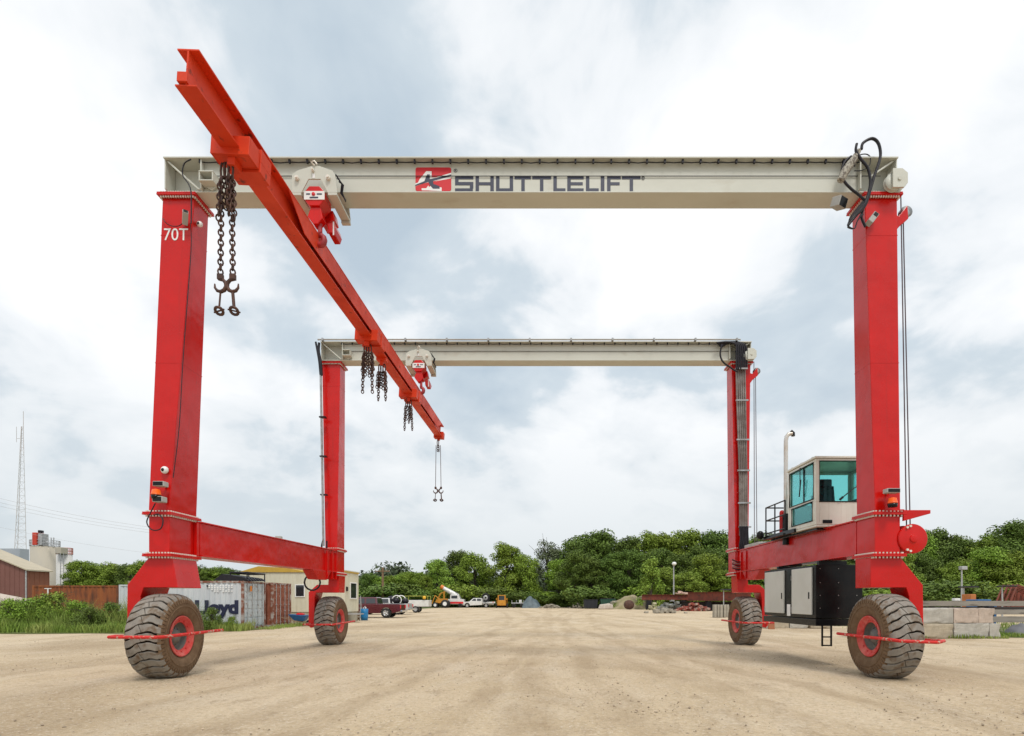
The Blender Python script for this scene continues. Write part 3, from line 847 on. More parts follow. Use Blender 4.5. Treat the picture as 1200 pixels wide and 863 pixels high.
def wheel(k):
    g = LEGS[k]
    h = hub.build('wheel', HUBM, crane, local=True)
    h.location = Vector((g['xw'], g['yw'], .848)) - crane.location
    if k == 'FL': h.rotation_euler = (R(6), 0, R(3))
    elif k == 'FR': h.rotation_euler = (R(17), 0, R(-1.5))
    elif k == 'BL': h.rotation_euler = (R(11), 0, R(1))
    else: h.rotation_euler = (R(2), 0, R(-1))
    WM[h.name] = Matrix.Translation((g['xw'], g['yw'], .866))
    return h
w0 = {}
for k in LEGS:
    h = wheel(k)
    if not w0:
        tb = base.build('tyre_casing', TYREB, h, local=True)
        w0['tyre'] = lug.build('tyre', TREAD, h, .008, local=True)
        w0['side'] = side.build('tyre_sidewall', SIDEW, h, local=True)
        w0['rim'] = rim.build('rim', RIMM, h, local=True)
        w0['base'] = tb
    else:
        for kk in ('base', 'tyre', 'side', 'rim'):
            c = w0[kk].copy(); S.collection.objects.link(c); c.parent = h
for k in LEGS: LEGS[k]['fork'] = fork(k)

def guard(k, pts, r=.032):
    t = MB()
    # flat barred guard: square section along the path
    pts = [Vector(p) for p in pts]
    t.tube(pts, r, 8)
    for p in pts[1:-1]: t.ball(p, r * 1.02, 8, 6)
    return t.build('wheel_guard', mat('scuffed_red_guard', (.60, .016, .012), .6, col2=(.50, .014, .012), scale=4, col3=(.45, .32, .24), s3=14, lo3=.56, hi3=.62), LEGS[k]['fork'])
guard('FL', [(-8.28, 11.3, .86), (-8.10, 10.62, .90), (-8.02, 10.36, .90), (-7.10, 10.30, .90), (-7.06, 10.42, .90), (-7.08, 12.42, .92)])
guard('FR', [(7.80, 11.25, .78), (7.86, 10.75, .80), (7.48, 10.38, .80), (6.74, 10.36, .83), (6.68, 10.46, .84), (6.72, 12.46, .84)])
guard('BL', [(-7.90, 19.3, .76), (-7.93, 18.74, .76), (-7.72, 18.66, .76), (-6.90, 18.66, .76), (-6.86, 18.75, .77), (-6.86, 20.7, .80)])
guard('BR', [(7.90, 19.3, .82), (7.92, 18.7, .82), (7.72, 18.62, .82), (6.90, 18.62, .82), (6.84, 18.7, .83), (6.84, 20.7, .84)])

# ---------------- trolleys with hoist blocks
LABELM = mat('white_label', (.8, .8, .79), .5)
def trolley(xc, yf, dz, beam):
    y0 = yf - .30
    def mz(v): return PZ(v, 11.0) + dz
    def mxx(u): return xc + (u - 368) * 11.0 / 650
    plate = [(342, 205), (348, 200), (366, 194.5), (374, 194.5), (389.5, 200), (393, 207), (395, 226), (384, 226), (375.5, 210), (361.5, 210), (353, 226), (341.5, 226)]
    t = MB()
    for yy in (y0, yf + .48): t.prism([(mxx(u), mz(v)) for u, v in plate], yy, yy + .028)
    zb = mz(226)
    for (u0, u1) in ((341.7, 352.8), (384.2, 394.8)):
        t.box(mxx(u0), mxx(u1), y0 - .002, yf + .51, zb - .05, zb - .001)
        t.box(mxx(u0), mxx(u1), yf + .44, yf + .53, zb - .10, zb - .052)
    tr = t.build('trolley', CREAM, beam, .006)
    for u, v, r in ((348.5, 210, .045), (385, 209.5, .045), (367, 200.5, .03)):
        t = MB(); t.cyl((mxx(u), y0 - .05, mz(v)), (mxx(u), y0 - .001, mz(v)), r, seg=10)
        t.cyl((mxx(u), y0 - .075, mz(v)), (mxx(u), y0 - .051, mz(v)), r * .6, seg=6); t.build('bolt_head', BOLT, tr)
    t = MB(); t.tube([(mxx(369), y0 - .02, mz(195)), (mxx(366), y0 - .05, mz(192.5)), (mxx(369), y0 - .03, mz(190)), (mxx(371.5), y0, mz(193))], .018, 6)
    t.build('lifting_eye', BOLT, tr)
    MB().box(mxx(366), mxx(369), y0 - .004, y0 - .001, mz(209), mz(204)).build('number_plate', LABELM, tr)
    # lines of hose hanging at the right flank
    t = MB()
    for i in range(3):
        t.tube([(mxx(392 + i), y0 + .06 + .05 * i, mz(202 + 2 * i)), (mxx(398 + i), y0 + .12, mz(210 + i)), (mxx(395 + i), y0 + .2, mz(218)), (mxx(401), y0 + .2, mz(226 + i))], .014, 6)
    t.build('trolley_hose', BLACK, tr)
    # hoist block: octagonal red housing
    hb = MB()
    oc = [(361, 216), (373, 216), (379.5, 223), (379.5, 231), (373, 239), (361, 239), (355, 231), (355, 223)]
    hb.prism([(mxx(u), mz(v)) for u, v in oc], y0 + .05, yf + .1)
    hb.prism([(mxx(u), mz(v)) for u, v in ((362, 239), (373.5, 239), (376, 252), (370, 259), (365, 259), (358, 250))], y0 + .09, yf - .02)
    ho = hb.build('hoist_block', RED, tr, .012)
    hb = MB()  # rear cross block seen below
    hb.prism([(mxx(u), mz(v)) for u, v in ((357, 228), (380, 228), (382, 239), (368, 247))], yf + .16, yf + .42)
    hb.prism([(mxx(u), mz(v)) for u, v in ((377, 251), (385, 249), (387, 256), (385, 262), (378, 262))], yf - .02, yf + .36)
    hb.build('hoist_motor', RED, ho, .01)
    lb = MB(); lb.box(mxx(355.2), mxx(379.4), y0 + .036, y0 + .048, mz(232.4), mz(222.5))
    lo = lb.build('hoist_label', LABELM, ho); lb = MB(); lb.box(mxx(384), mxx(385.6), yf - .026, yf - .022, mz(265), mz(249))
    lb.build('white_stripe', LABELM, ho)
    t = MB().lathe([(0, .001), (0, .035), (-.012, .035), (-.02, .02), (-.02, .001)], 16, Matrix.Translation((mxx(366.5), y0 + .036, mz(226.2))), 'y'); t.build('label_mark', LOGOR, lo)
    t = MB(); t.box(mxx(358), mxx(362.5), y0 + .030, y0 + .036, mz(226.8), mz(225.4)); t.box(mxx(370.5), mxx(376.5), y0 + .030, y0 + .036, mz(226.8), mz(225.4)); t.box(mxx(362), mxx(372), y0 + .030, y0 + .036, mz(231), mz(229.4)); t.build('label_mark', INK, lo)
    # hook: shank and open curved hook
    t = MB(); hx, hz, hy = mxx(371), mz(259), yf - .12
    t.tube([(hx, hy, hz + .05), (hx, hy, hz - .10)], .045, 10)
    pts = [(hx, hy, hz - .10), (hx, hy, hz - .16)]
    for i in range(10):
        a = R(100 - i * 33); pts.append((hx + .085 * math.cos(a), hy, hz - .27 + .10 * math.sin(a)))
    t.tube(pts, [.045, .05, .045, .05, .055, .06, .062, .06, .055, .045, .03, .015][:len(pts)], 10)
    t.build('lifting_hook', mat('red_hook', (.40, .03, .035), .5, col2=(.22, .02, .025), scale=6), ho)
    return Vector((hx, hy, hz - .36))
hk1 = trolley(PX(368, 11.0), 11.30, 0, bf)
hk2 = trolley(PX(490.5, 18.92), 19.22, -.04, bb)

# ---------------- hoses at the right top, hanging loops
def hose(pix, Y, r, name, parent, m=BLACK, dy=None):
    pts = [P(u, v, Y + (dy[i] if dy else 0)) for i, (u, v) in enumerate(pix)]
    # catmull-rom smoothing
    sm = []
    n = len(pts)
    for i in range(n - 1):
        p0, p1, p2, p3 = pts[max(i - 1, 0)], pts[i], pts[i + 1], pts[min(i + 2, n - 1)]
        for k in range(5):
            q = k / 5
            sm.append(.5 * ((2 * p1) + (p2 - p0) * q + (2 * p0 - 5 * p1 + 4 * p2 - p3) * q * q + (3 * p1 - p0 - 3 * p2 + p3) * q ** 3))
    sm.append(pts[-1])
    return MB().tube(sm, r, 8).build(name, m, parent)
def px5(x, y): return (940 + x / 5.39, 140 + y / 5.39)
H1 = [(345, 155), (340, 200), (370, 250), (415, 310), (430, 380), (425, 440), (405, 510), (380, 560), (330, 620), (290, 670)]
H2 = [(375, 190), (385, 150), (440, 122), (480, 150), (495, 220), (480, 290), (455, 360), (430, 450), (400, 540), (360, 590)]
H3 = [(310, 235), (270, 270), (250, 330), (265, 390), (310, 440), (360, 480), (395, 520), (385, 570), (375, 620), (400, 680)]
H4 = [(330, 325), (380, 322), (425, 290), (430, 240), (400, 220), (350, 235), (330, 300)]
for i, (hh, r) in enumerate(((H1, .026), (H2, .028), (H3, .025), (H4, .010))):
    hose([px5(*p) for p in hh], 11.0 + .06 * i, r, 'hydraulic_hose', bf)
for i in range(4):
    hose([px5(405 - 8 * i, 520), px5(340 - 12 * i, 600 + 6 * i), px5(300 - 2 * i, 640 + 10 * i), px5(290, 672 + 4 * i), px5(330, 690), px5(350, 640), px5(370 + 6 * i, 600)], 10.98 + .04 * i, .011, 'thin_cable', legs['FR'])
# canvas wrapped cable bundle at the beam
t = MB().tube([P(985, 212, 11.1), P(991, 200, 11.08), P(1000, 188, 11.05), P(1007, 176, 11.02)], [.07, .085, .075, .04], 10)
t.build('wrapped_bundle', mat('grey_webbing', (.42, .40, .34), .9, col2=(.16, .14, .12), scale=22, lo=.45, hi=.55), bf)
# floodlights and cameras
def floodlight(u, v, Y, parent, w=.16, h=.12, body=GREYP, tiltx=0):
    p = P(u, v, Y)
    t = MB().box(-w / 2, w / 2, -.10, .06, -h / 2, h / 2, Matrix.Translation(p) @ Matrix.Rotation(R(tiltx), 4, 'X'))
    o = t.build('floodlight', body, parent, .012)
    MB().box(-w / 2 + .015, w / 2 - .015, -.106, -.101, -h / 2 + .012, h / 2 - .012, Matrix.Translation(p) @ Matrix.Rotation(R(tiltx), 4, 'X')).build('lamp_glass', BLACKP, o)
    MB().tube([p + Vector((0, .06, 0)), p + Vector((0, .16, -.02))], .02, 6).build('bracket', STEEL, o)
    return o
def dome_cam(u, v, Y, parent, r=.075, side=0):
    p = P(u, v, Y)
    t = MB().ball(p, r, 16, 10, (1, .8, 1)); o = t.build('dome_camera', WHITEP, parent)
    MB().ball(p + Vector((-.1 * r, -.5 * r, -.05 * r)), r * .5, 12, 8).build('lens', BLACKP, o)
    return o
# front left leg
dome_cam(193, 551, 11.17, legs['FL'])
dome_cam(234, 263, 11.45, legs['FL'], .06)
floodlight(189, 568, 11.05, legs['FL'], .22, .10)
floodlight(188, 586, 11.02, legs['FL'], .20, .11)
def beacon(u, v, Y, parent):
    p = P(u, v, Y)
    t = MB().lathe([(-.06, .001), (-.06, .085), (-.03, .09), (-.03, .085), (.05, .07), (.07, .001)], 18, Matrix.Translation(p), 'z'); o = t.build('amber_beacon', AMBER, parent)
    MB().lathe([(-.13, .001), (-.13, .08), (-.062, .095), (-.062, .001)], 18, Matrix.Translation(p), 'z').build('beacon_base', BLACKP, o)
beacon(183, 577, 10.98, legs['FL'])
hose([(182, 590), (177, 600), (172, 612), (178, 621), (188, 620), (191, 610), (186, 603), (180, 604)], 11.0, .012, 'thin_cable', legs['FL'])
hose([(224, 187), (216, 192), (214, 205), (221, 216), (224, 228), (224, 262)], 11.12, .012, 'thin_cable', legs['FL'])
hose([(191, 256), (194, 261), (201, 265), (209, 265), (214, 262), (217, 259)], 11.26, .008, 'thin_cable', legs['FL'])
hose([(223, 262), (224, 275), (223.5, 300), (219, 360), (214, 430), (210, 500), (203, 560)], 11.26, .008, 'thin_cable', legs['FL'], dy=[0, 0, 0, -.01, -.03, -.05, -.07])
p = P(217, 257, 11.2)
t = MB().box(-.05, .05, -.16, .10, -.05, .05, Matrix.Translation(p) @ Matrix.Rotation(R(35), 4, 'Z') @ Matrix.Rotation(R(-30), 4, 'X')); o = t.build('camera', GREYP, legs['FL'], .01)
MB().box(-.04, .04, -.166, -.161, -.04, .04, Matrix.Translation(p) @ Matrix.Rotation(R(35), 4, 'Z') @ Matrix.Rotation(R(-30), 4, 'X')).build('lens', BLACKP, o)
# front right leg
p = P(1022, 257, 11.2)
MX = Matrix.Translation(p) @ Matrix.Rotation(R(38), 4, 'Y') @ Matrix.Rotation(R(-12), 4, 'X')
o = MB().box(-.055, .055, -.06, .06, -.14, .14, MX).build('camera', GREYP, legs['FR'], .01); MB().box(-.042, .042, -.067, -.0605, .03, .12, MX).build('lens', BLACKP, o)
floodlight(1044, 576, 11.05, legs['FR'], .26, .09)
beacon(1046, 587, 11.0, legs['FR'])
p = P(980, 239, 11.2)
MX = Matrix.Translation(p) @ Matrix.Rotation(R(30), 4, 'Z') @ Matrix.Rotation(R(20), 4, 'X')
o = MB().box(-.12, .12, -.16, .04, -.09, .09, MX).build('floodlight', GREYP, bf, .01); MB().box(-.10, .10, -.168, -.161, -.08, .08, MX).build('lamp_glass', BLACKP, o)
# outer brackets, ropes and rope drum of the right hand legs
for k, dz, us in (('FR', 0, 0), ('BR', 0, 1)):
    g = LEGS[k]; xr = g['xt'][1]; yc = g['yt'][0] + .16
    t = MB()
    t.prism([(xr - .01, 9.55), (xr + .10, 9.50), (xr + .28, 9.72), (xr + .30, 9.45), (xr + .12, 9.30), (xr - .01, 9.12)], yc - .06, yc + .06)
    bo = t.build('rope_bracket', RED, legs[k], .01)
    t = MB().lathe([(yc - .05, .02), (yc - .05, .12), (yc, .09), (yc + .05, .12), (yc + .05, .02)], 20, Matrix.Translation((xr + .27, 0, 9.60)), 'y'); t.build('sheave', STEEL, bo)
    xk = g['xb'][1]
    t = MB(); 
    t.prism([(xk + .02, 3.40), (xk + .56, 3.40), (xk + .56, 3.33), (xk + .02, 3.18)], yc - .35, yc - .30)
    t.box(xk + .02, xk + .56, yc - .298, yc + .1, 3.37, 3.395)
    t.box(xk - .35, xk + .018, yc - .38, yc - .365, 3.385, 3.41)
    t.build('rope_bracket', RED, legs[k], .006)
    cx_ = xk + .24; cz_ = 2.83
    t = MB().lathe([(yc - .34, .001), (yc - .34, .07), (yc - .31, .08), (yc - .31, .285), (yc - .29, .30), (yc - .27, .30), (yc - .26, .20), (yc - .02, .20), (yc - .01, .30), (yc + .03, .30), (yc + .03, .001)], 36, Matrix.Translation((cx_, 0, cz_)), 'y')
    do = t.build('rope_drum', RED, legs[k], .004)
    t = MB()
    for a in (120, 105, 240, 255): t.cyl((cx_ + .26 * math.cos(R(a)), yc - .34, cz_ + .26 * math.sin(R(a))), (cx_ + .26 * math.cos(R(a)), yc - .31, cz_ + .26 * math.sin(R(a))), .024, seg=8)
    t.build('bolt_row', BOLT, do)
    t = MB()
    t.tube([(xr + .18, yc, 9.95), (xk + .31, yc, 3.0)], .013, 6); t.tube([(xr + .25, yc + .04, 9.75), (xk + .42, yc + .05, 3.0)], .013, 6)
    t.build('hoist_rope', mat('grey_wire_rope', (.12, .105, .12), .6, .3), legs[k])

# ---------------- conduits on the rear legs
g = LEGS['BR']
t = MB()
for i in range(5):
    u0, u1 = 863 + i * 2.4, 867 + i * 2.0
    t.tube([P(u0, 431, 19.18), P(u0 + .6, 460, 19.16), P(u1, 560, 19.12), P(u1 + .3, 628, 19.08)], .034, 8)
co = t.build('conduit_pipe', mat('brown_grey_conduit', (.16, .125, .11), .45, .3, col2=(.28, .26, .24), scale=2.5), legs['BR'])
t = MB()
for v in (433, 470, 516, 552, 590, 618): 
    z = PZ(v, 19.1); xx = PX(861 + (v - 431) * .022, 19.1)
    t.box(xx, xx + .42, 19.02, 19.07, z - .025, z + .025)
t.build('pipe_clamp', STEEL, co)
for i in range(6):
    hose([(840 + i, 402 + i), (852 + i, 401), (862 + i * 2, 404), (863 + i * 2.4, 415), (863 + i * 2.4, 433)], 19.0 + .02 * i, .034, 'hydraulic_hose', bb)
for i in range(6):
    hose([(867 + i * 1.8, 617), (868 + i * 1.7, 630), (867 + i * 2.2, 642), (872 + i * 4, 650 + i)], 19.0, .03, 'hydraulic_hose', legs['BR'])
hose([(846, 404), (844, 415), (847, 424), (856, 431), (864, 436)], 18.95, .03, 'hydraulic_hose', bb)
for i in range(5):
    hose([(858, 656 + i * 2.4), (866, 659 + i * 2.2), (876, 656 + i * 2), (890, 652 + i * 1.6)], 18.9, .022, 'hydraulic_hose', sr, STEEL if i % 2 else BLACK)
hose([(374, 402), (373.5, 412), (376, 426), (377, 440)], 19.0, .045, 'hydraulic_hose', bb)
hose([(370, 401), (372, 412), (374, 424), (375.5, 440)], 19.05, .035, 'hydraulic_hose', bb)
t = MB().tube([P(375.8, 440, 19.05), P(377.5, 540, 19.0), P(379, 640, 18.9)], .04, 8)
co = t.build('conduit_pipe', STEEL, legs['BL'])
t = MB()
for v in (489, 535, 580): t.box(PX(373.5 + (v - 440) * .016, 19), PX(381 + (v - 440) * .016, 19), 18.95, 19.1, PZ(v, 19) - .02, PZ(v, 19) + .02)
t.build('pipe_clamp', BLACK, co)
hose([(379, 632), (377, 642), (382, 650), (383, 634)], 18.9, .03, 'hydraulic_hose', legs['BL'])

# ---------------- operator cab
XA, XB, YA, YB, ZA, ZB = 6.50, 8.15, 13.0, 14.45, 3.36, 4.93
def glass(name, col):
    m = bpy.data.materials.new(name); m.use_nodes = True; t = m.node_tree; n = t.nodes; l = t.links
    n.clear(); o = n.new('ShaderNodeOutputMaterial'); tr = n.new('ShaderNodeBsdfTransparent'); tr.inputs[0].default_value = col + (1,)
    gl = n.new('ShaderNodeBsdfGlossy'); gl.inputs['Roughness'].default_value = .03; gl.name = 'gloss'; gl.inputs[0].default_value = (.8, .95, .95, 1)
    lw = n.new('ShaderNodeLayerWeight'); lw.inputs[0].default_value = .22; f = n.new('ShaderNodeMath'); f.operation = 'MULTIPLY'; f.inputs[1].default_value = .7; l.new(lw.outputs['Fresnel'], f.inputs[0])
    x = n.new('ShaderNodeMixShader'); l.new(f.outputs[0], x.inputs[0]); l.new(tr.outputs[0], x.inputs[1]); l.new(gl.outputs[0], x.inputs[2]); l.new(x.outputs[0], o.inputs[0])
    return m
TEAL = glass('teal_tinted_glass', (.66, .90, .89))
DARKG = mat('dark_window_glass', (.02, .025, .03), .08, spec=.9)
c = MB()
pw = .05
# frame built of panels with openings: front (faces the camera), inner side, back, outer side, floor, roof
def panel_open(mb, axis, pos, th, a0, a1, z0, z1, openings):
    """rectangle in (a,z) minus openings (sorted list of (a0,a1,z0,z1), same column range allowed)"""
    As = sorted({a0, a1} | {v for o in openings for v in o[:2]}); Zs = sorted({z0, z1} | {v for o in openings for v in o[2:]})
    for i in range(len(As) - 1):
        for j in range(len(Zs) - 1):
            am, zm = (As[i] + As[i + 1]) / 2, (Zs[j] + Zs[j + 1]) / 2
            if any(o[0] < am < o[1] and o[2] < zm < o[3] for o in openings): continue
            if axis == 'y': mb.box(As[i], As[i + 1], pos, pos + th, Zs[j], Zs[j + 1])
            else: mb.box(pos, pos + th, As[i], As[i + 1], Zs[j], Zs[j + 1])
fo = [(XA + .09, XB - .09, PZ(588, 13), PZ(540.5, 13))]
panel_open(c, 'y', YA, pw, XA, XB, ZA, ZB - .02, fo)
panel_open(c, 'y', YB - pw, pw, XA, XB, ZA, ZB - .02, [(XA + .1, XB - .1, 4.05, 4.84)])
so = [(YA + .11, YB - .10, 3.98, 4.84), (YA + .16, YB - .22, 3.47, 3.92)]
panel_open(c, 'x', XA, pw, YA + pw, YB - pw, ZA, ZB - .02, so)
panel_open(c, 'x', XB - pw, pw, YA + pw, YB - pw, ZA, ZB - .02, [(YA + .14, YB - .14, 4.0, 4.84)])
c.box(XA + .002, XB - .002, YA + .002, YB - .002, ZA - .05, ZA - .002)
c.box(XA - .03, XB + .03, YA - .03, YB + .03, ZB - .018, ZB + .035)
cab = c.build('operator_cab', CREAM2, crane, .012)
t = MB().box(fo[0][0], fo[0][1], YA + .02, YA + .026, fo[0][2], fo[0][3]); t.build('window', TEAL, cab)
for s_ in so: MB().box(XA + .02, XA + .026, s_[0], s_[1], s_[2], s_[3]).build('window', TEAL, cab)
MB().box(XA + .1, XB - .1, YB - .03, YB - .024, 4.05, 4.84).build('window', TEAL, cab)
MB().box(XB - .03, XB - .024, YA + .14, YB - .14, 4.0, 4.84).build('window', TEAL, cab)
def gasket(pts, r, parent):
    MB().tube(pts, r, 6, closed=True).build('window_seal', BLACKP, parent)
o_ = fo[0]; gasket([(o_[0], YA - .004, o_[2]), (o_[1], YA - .004, o_[2]), (o_[1], YA - .004, o_[3]), (o_[0], YA - .004, o_[3])], .016, cab)
for s_ in so: gasket([(XA - .004, s_[0], s_[2]), (XA - .004, s_[1], s_[2]), (XA - .004, s_[1], s_[3]), (XA - .004, s_[0], s_[3])], .016, cab)
MB().box(XA + .012, XA + .034, YA + .62, YA + .65, 3.985, 4.835).build('window_mullion', BLACKP, cab)
# seat, console and wipers inside
t = MB(); t.box(7.05, 7.55, 13.5, 14.0, 3.70, 3.84); t.prism([(14.0, 3.8), (14.1, 3.8), (14.2, 4.45), (14.1, 4.50)], 7.08, 7.52, 'x'); t.box(7.2, 7.4, 13.65, 13.85, 3.36, 3.70); t.box(7.15, 7.45, 14.06, 14.18, 4.46, 4.66)
t.build('seat', BLACK, cab, .03)
t = MB(); t.box(6.62, 6.85, 13.15, 13.5, 3.36, 4.12); t.tube([(6.74, 13.3, 4.12), (6.74, 13.28, 4.34)], .02); t.box(7.75, 7.98, 13.2, 14.1, 3.36, 4.06)
t.build('console', BLACK, cab, .02)
t = MB(); t.tube([P(984, 586, 12.95), P(996, 576, 12.93), P(1007, 568, 12.93)], .012, 6); t.tube([P(984, 586, 12.96), P(988, 582.5, 12.94)], .026, 6); t.build('wiper', BLACK, cab)
t = MB(); t.tube([(XA - .03, 13.72, 4.86), (XA - .04, 13.70, 4.40)], .012, 6); t.tube([(XA - .05, 13.64, 4.55), (XA - .05, 13.72, 4.14)], .016, 6); t.build('wiper', BLACK, cab)
MB().box(PX(964, YA), PX(975, YA), YA - .012, YA - .002, PZ(613.5, YA), PZ(609.5, YA)).build('vent_slot', BLACKP, cab)
for y_ in (13.25, 13.8, 14.3): MB().box(XA + .05, XA + .12, y_, y_ + .08, ZB + .036, ZB + .085).build('roof_lug', CREAM2, cab, .006)
t = MB(); t.box(XA + .1, XB - .1, YA + .15, YB + 1.3, ZA - .105, ZA - .055); t.box(6.45, 6.52, 14.0, 15.9, 3.30, 3.40)
pl = t.build('cab_platform', BLACKP, crane, .006)
# railing
t = MB(); xr_ = 6.50; r_ = .02
for y_ in (14.62, 15.25, 15.85): t.tube([(xr_, y_, 3.3), (xr_, y_, 4.22)], r_, 8)
for z_ in (4.22, 3.85, 3.48): t.tube([(xr_, 14.62, z_), (xr_, 15.85, z_)], r_, 8)
t.tube([(xr_, 15.85, 4.22), (7.2, 15.85, 4.22)], r_, 8); t.tube([(xr_, 15.85, 3.85), (7.2, 15.85, 3.85)], r_, 8); t.tube([(7.2, 15.85, 3.3), (7.2, 15.85, 4.22)], r_, 8)
t.box(6.42, 6.9, 14.55, 15.95, 3.31, 3.345)
t.build('railing', BLACKP, pl)
t = MB().ball((6.36, 15.9, 3.45), .11, 12, 8, (1, .7, 1.1)); t.build('work_lamp', BLACKP, pl)
t = MB().cyl((6.72, 15.3, 3.35), (6.72, 15.3, 4.0), .07, seg=14); t.ball((6.72, 15.3, 4.0), .07, 12, 6); t.build('fire_extinguisher', RED, pl)
# exhaust
xe, ye = 6.78, 15.2
t = MB().cyl((xe, ye, 3.1), (xe, ye, 3.95), .085, seg=16); t.build('exhaust_muffler', BLACKP, crane)
t = MB(); t.tube([(xe, ye, 3.9), (xe, ye, 5.95), (xe + .02, ye, 6.07), (xe + .08, ye, 6.14), (xe + .17, ye, 6.15)], .055, 12)
t.build('exhaust_stack', mat('brushed_exhaust', (.62, .60, .56), .4, .5, col2=(.5, .42, .34), scale=3), crane)
MB().tube([(xe + .13, ye, 6.22), (xe + .20, ye, 6.16), (xe + .20, ye, 6.08)], .05, 10).build('rain_cap', BLACKP, crane)

# ---------------- engine box under the sill
ex0, ex1, ey0, ey1, ez0, ez1 = 6.50, 7.62, 13.04, 16.0, .98, 2.42
t = MB().box(ex0 + .02, ex1, ey0, ey1, ez0 + .18, ez1); t.box(ex0 + .03, ex1 - .01, ey0 + .02, ey1 + .1, ez0, ez0 + .16)
for y_ in (ey0 + .3, ey1 - .4): t.box(ex0 + .25, ex1 - .2, y_, y_ + .12, ez1 + .002, 2.535)
eb = t.build('engine_box', BLACKP, crane, .008)
for (a, b_) in ((ey0 + .14, ey0 + 1.16), (ey0 + 1.62, ey0 + 2.84)):
    d_ = MB().box(ex0 - .025, ex0 + .018, a, b_, ez0 + .26, ez1 - .05).build('service_door', mat('pale_cabinet_paint', (.56, .56, .52), .45, col2=(.51, .51, .465), scale=1.3, ripple=.05), eb, .012)
    for zh in (1.35, 2.15):
        for ys in (b_ - .01,): MB().cyl((ex0 - .03, ys, zh - .06), (ex0 - .03, ys, zh + .06), .014, seg=8).build('hinge', STEEL, d_)
    MB().box(ex0 - .034, ex0 - .026, a + .08, a + .13, 1.62, 1.78).build('door_handle', BLACKP, d_, .003)
MB().box(ex0 + .005, ex0 + .019, ey0 + 1.30, ey0 + 1.48, ez0 + .20, ez0 + .50).build('notice_plate', LABELM, eb)
t = MB()
for z_ in (2.33, 2.0, 1.7, 1.4): 
    for x_ in (ex0 + .12, ex0 + .55, ex0 + .98): t.cyl((x_, ey0 - .012, z_), (x_, ey0 - .001, z_), .012, seg=6)
t.build('bolt_row', STEEL, eb)
t = MB()
for x_ in (PX(963.5, 13.1), PX(974, 13.1)): t.box(x_ - .015, x_ + .015, 13.08, 13.12, .50, ez0 + .02)
for z_ in (.52, .72): t.box(PX(963.5, 13.1) + .016, PX(974, 13.1) - .016, 13.085, 13.115, z_ - .015, z_ + .015)
t.build('step_ladder', BLACKP, eb)
# spare boxes and hoses on the sill near the rear
t = MB().box(6.9, 7.25, 17.4, 18.6, 3.302, 3.42); t.build('valve_cover', GREYP, sr, .02)
for i in range(3):
    MB().tube([(6.95 + .08 * i, 16.0, 3.34), (6.93 + .08 * i, 17.2, 3.33), (6.98 + .06 * i, 18.9, 3.35)], .02, 6).build('hydraulic_hose', BLACK, sr)
# inside faces stiffeners of left front knee
t = MB()
t.box(-7.455, -7.39, 12.0, 12.09, ZK0 + .04, ZK1 - .05)
t.build('knee_stiffener', RED, legs['FL'])

# ================================================================ spreader beam
y0_, y1_ = 7.42, 23.6
xa_, xb_ = -4.72, -4.20
ym = (y0_ + y1_) / 2; zs0, zs1 = 8.47, 8.97
Ls = math.hypot(y1_ - y0_, xb_ - xa_)
yaw = -math.atan2(xb_ - xa_, y1_ - y0_)
sp = empty('spreader_beam', ((xa_ + xb_) / 2, ym, zs0), (0, R(4.0), 0))
sp.rotation_mode = 'XYZ'
Msp = Matrix.Translation(((xa_ + xb_) / 2, ym, zs0)) @ Matrix.Rotation(yaw, 4, 'Z') @ Matrix.Rotation(R(4), 4, 'Y')
sp.matrix_world = Msp; sp.rotation_euler = Msp.to_euler(); WM[sp.name] = Msp
tag(sp, 'long orange red steel spreader beam hanging lengthwise under both top beams', 'spreader beam')
h_ = zs1 - zs0; hl = Ls / 2; w_ = .15
t = MB()
t.box(-w_, w_, -hl, hl, h_ - .022, h_); t.box(-w_, w_, -hl, hl, 0, .022); t.box(-.012, .012, -hl + .002, hl - .002, .023, h_ - .023)
t.build('i_beam', ORANGE, sp, .003, local=True)
# side cover plates on the rear two thirds, slot left above the bottom flange
yl = lambda Y: (Y - ym) * Ls / (y1_ - y0_)
for s_ in (-1, 1):
    x_ = s_ * (w_ - .012)
    pts = [(yl(9.9), h_ - .023), (yl(10.6), .13), (yl(22.4), .13), (yl(23.2), h_ - .023)]
    MB().prism(pts, x_ - .008, x_ + .008, 'x').build('side_plate', ORANGE, sp, .002, local=True)
# saddles
def saddle(Y, two=True, w=.33):
    y = yl(Y); t = MB()
    t.box(-w, w, y, y + .03, -.10, .18); t.box(-w, w, y + .26, y + .29, -.10, .18)
    t.box(-w, -w + .03, y + .031, y + .259, -.10, .18); t.box(w - .03, w, y + .031, y + .259, -.10, .18)
    t.box(-w + .031, w - .031, y + .031, y + .259, -.10, -.04)
    t.box(-w + .10, w + .02, y + .30, y + .60, -.14, .02); t.box(.165, w + .02, y + .30, y + .60, .021, .22)
    t.box(-.06, .06, y + .05, y + .25, -.22, -.101)
    return t.build('chain_saddle', ORANGE, sp, .006, local=True)
for Y in (8.42, 14.45, 18.5): saddle(Y, w=.30)
t = MB(); y = hl - .3; t.box(-.2, .2, y, y + .30, -.06, .20); t.box(-.05, .05, y + .05, y + .15, -.16, -.06); t.build('end_cap', ORANGE, sp, .006, local=True)
t = MB(); t.box(-.11, .03, -hl - .03, -hl + .10, .04, .17); t.build('end_stop', ORANGE, sp, .006, local=True)
t = MB(); t.box(-.14, .14, yl(15.7), yl(15.9), -.08, -.001); t.box(-.05, .05, yl(15.75), yl(15.85), -.20, -.08); t.build('chain_lug', ORANGE, sp, .004, local=True)
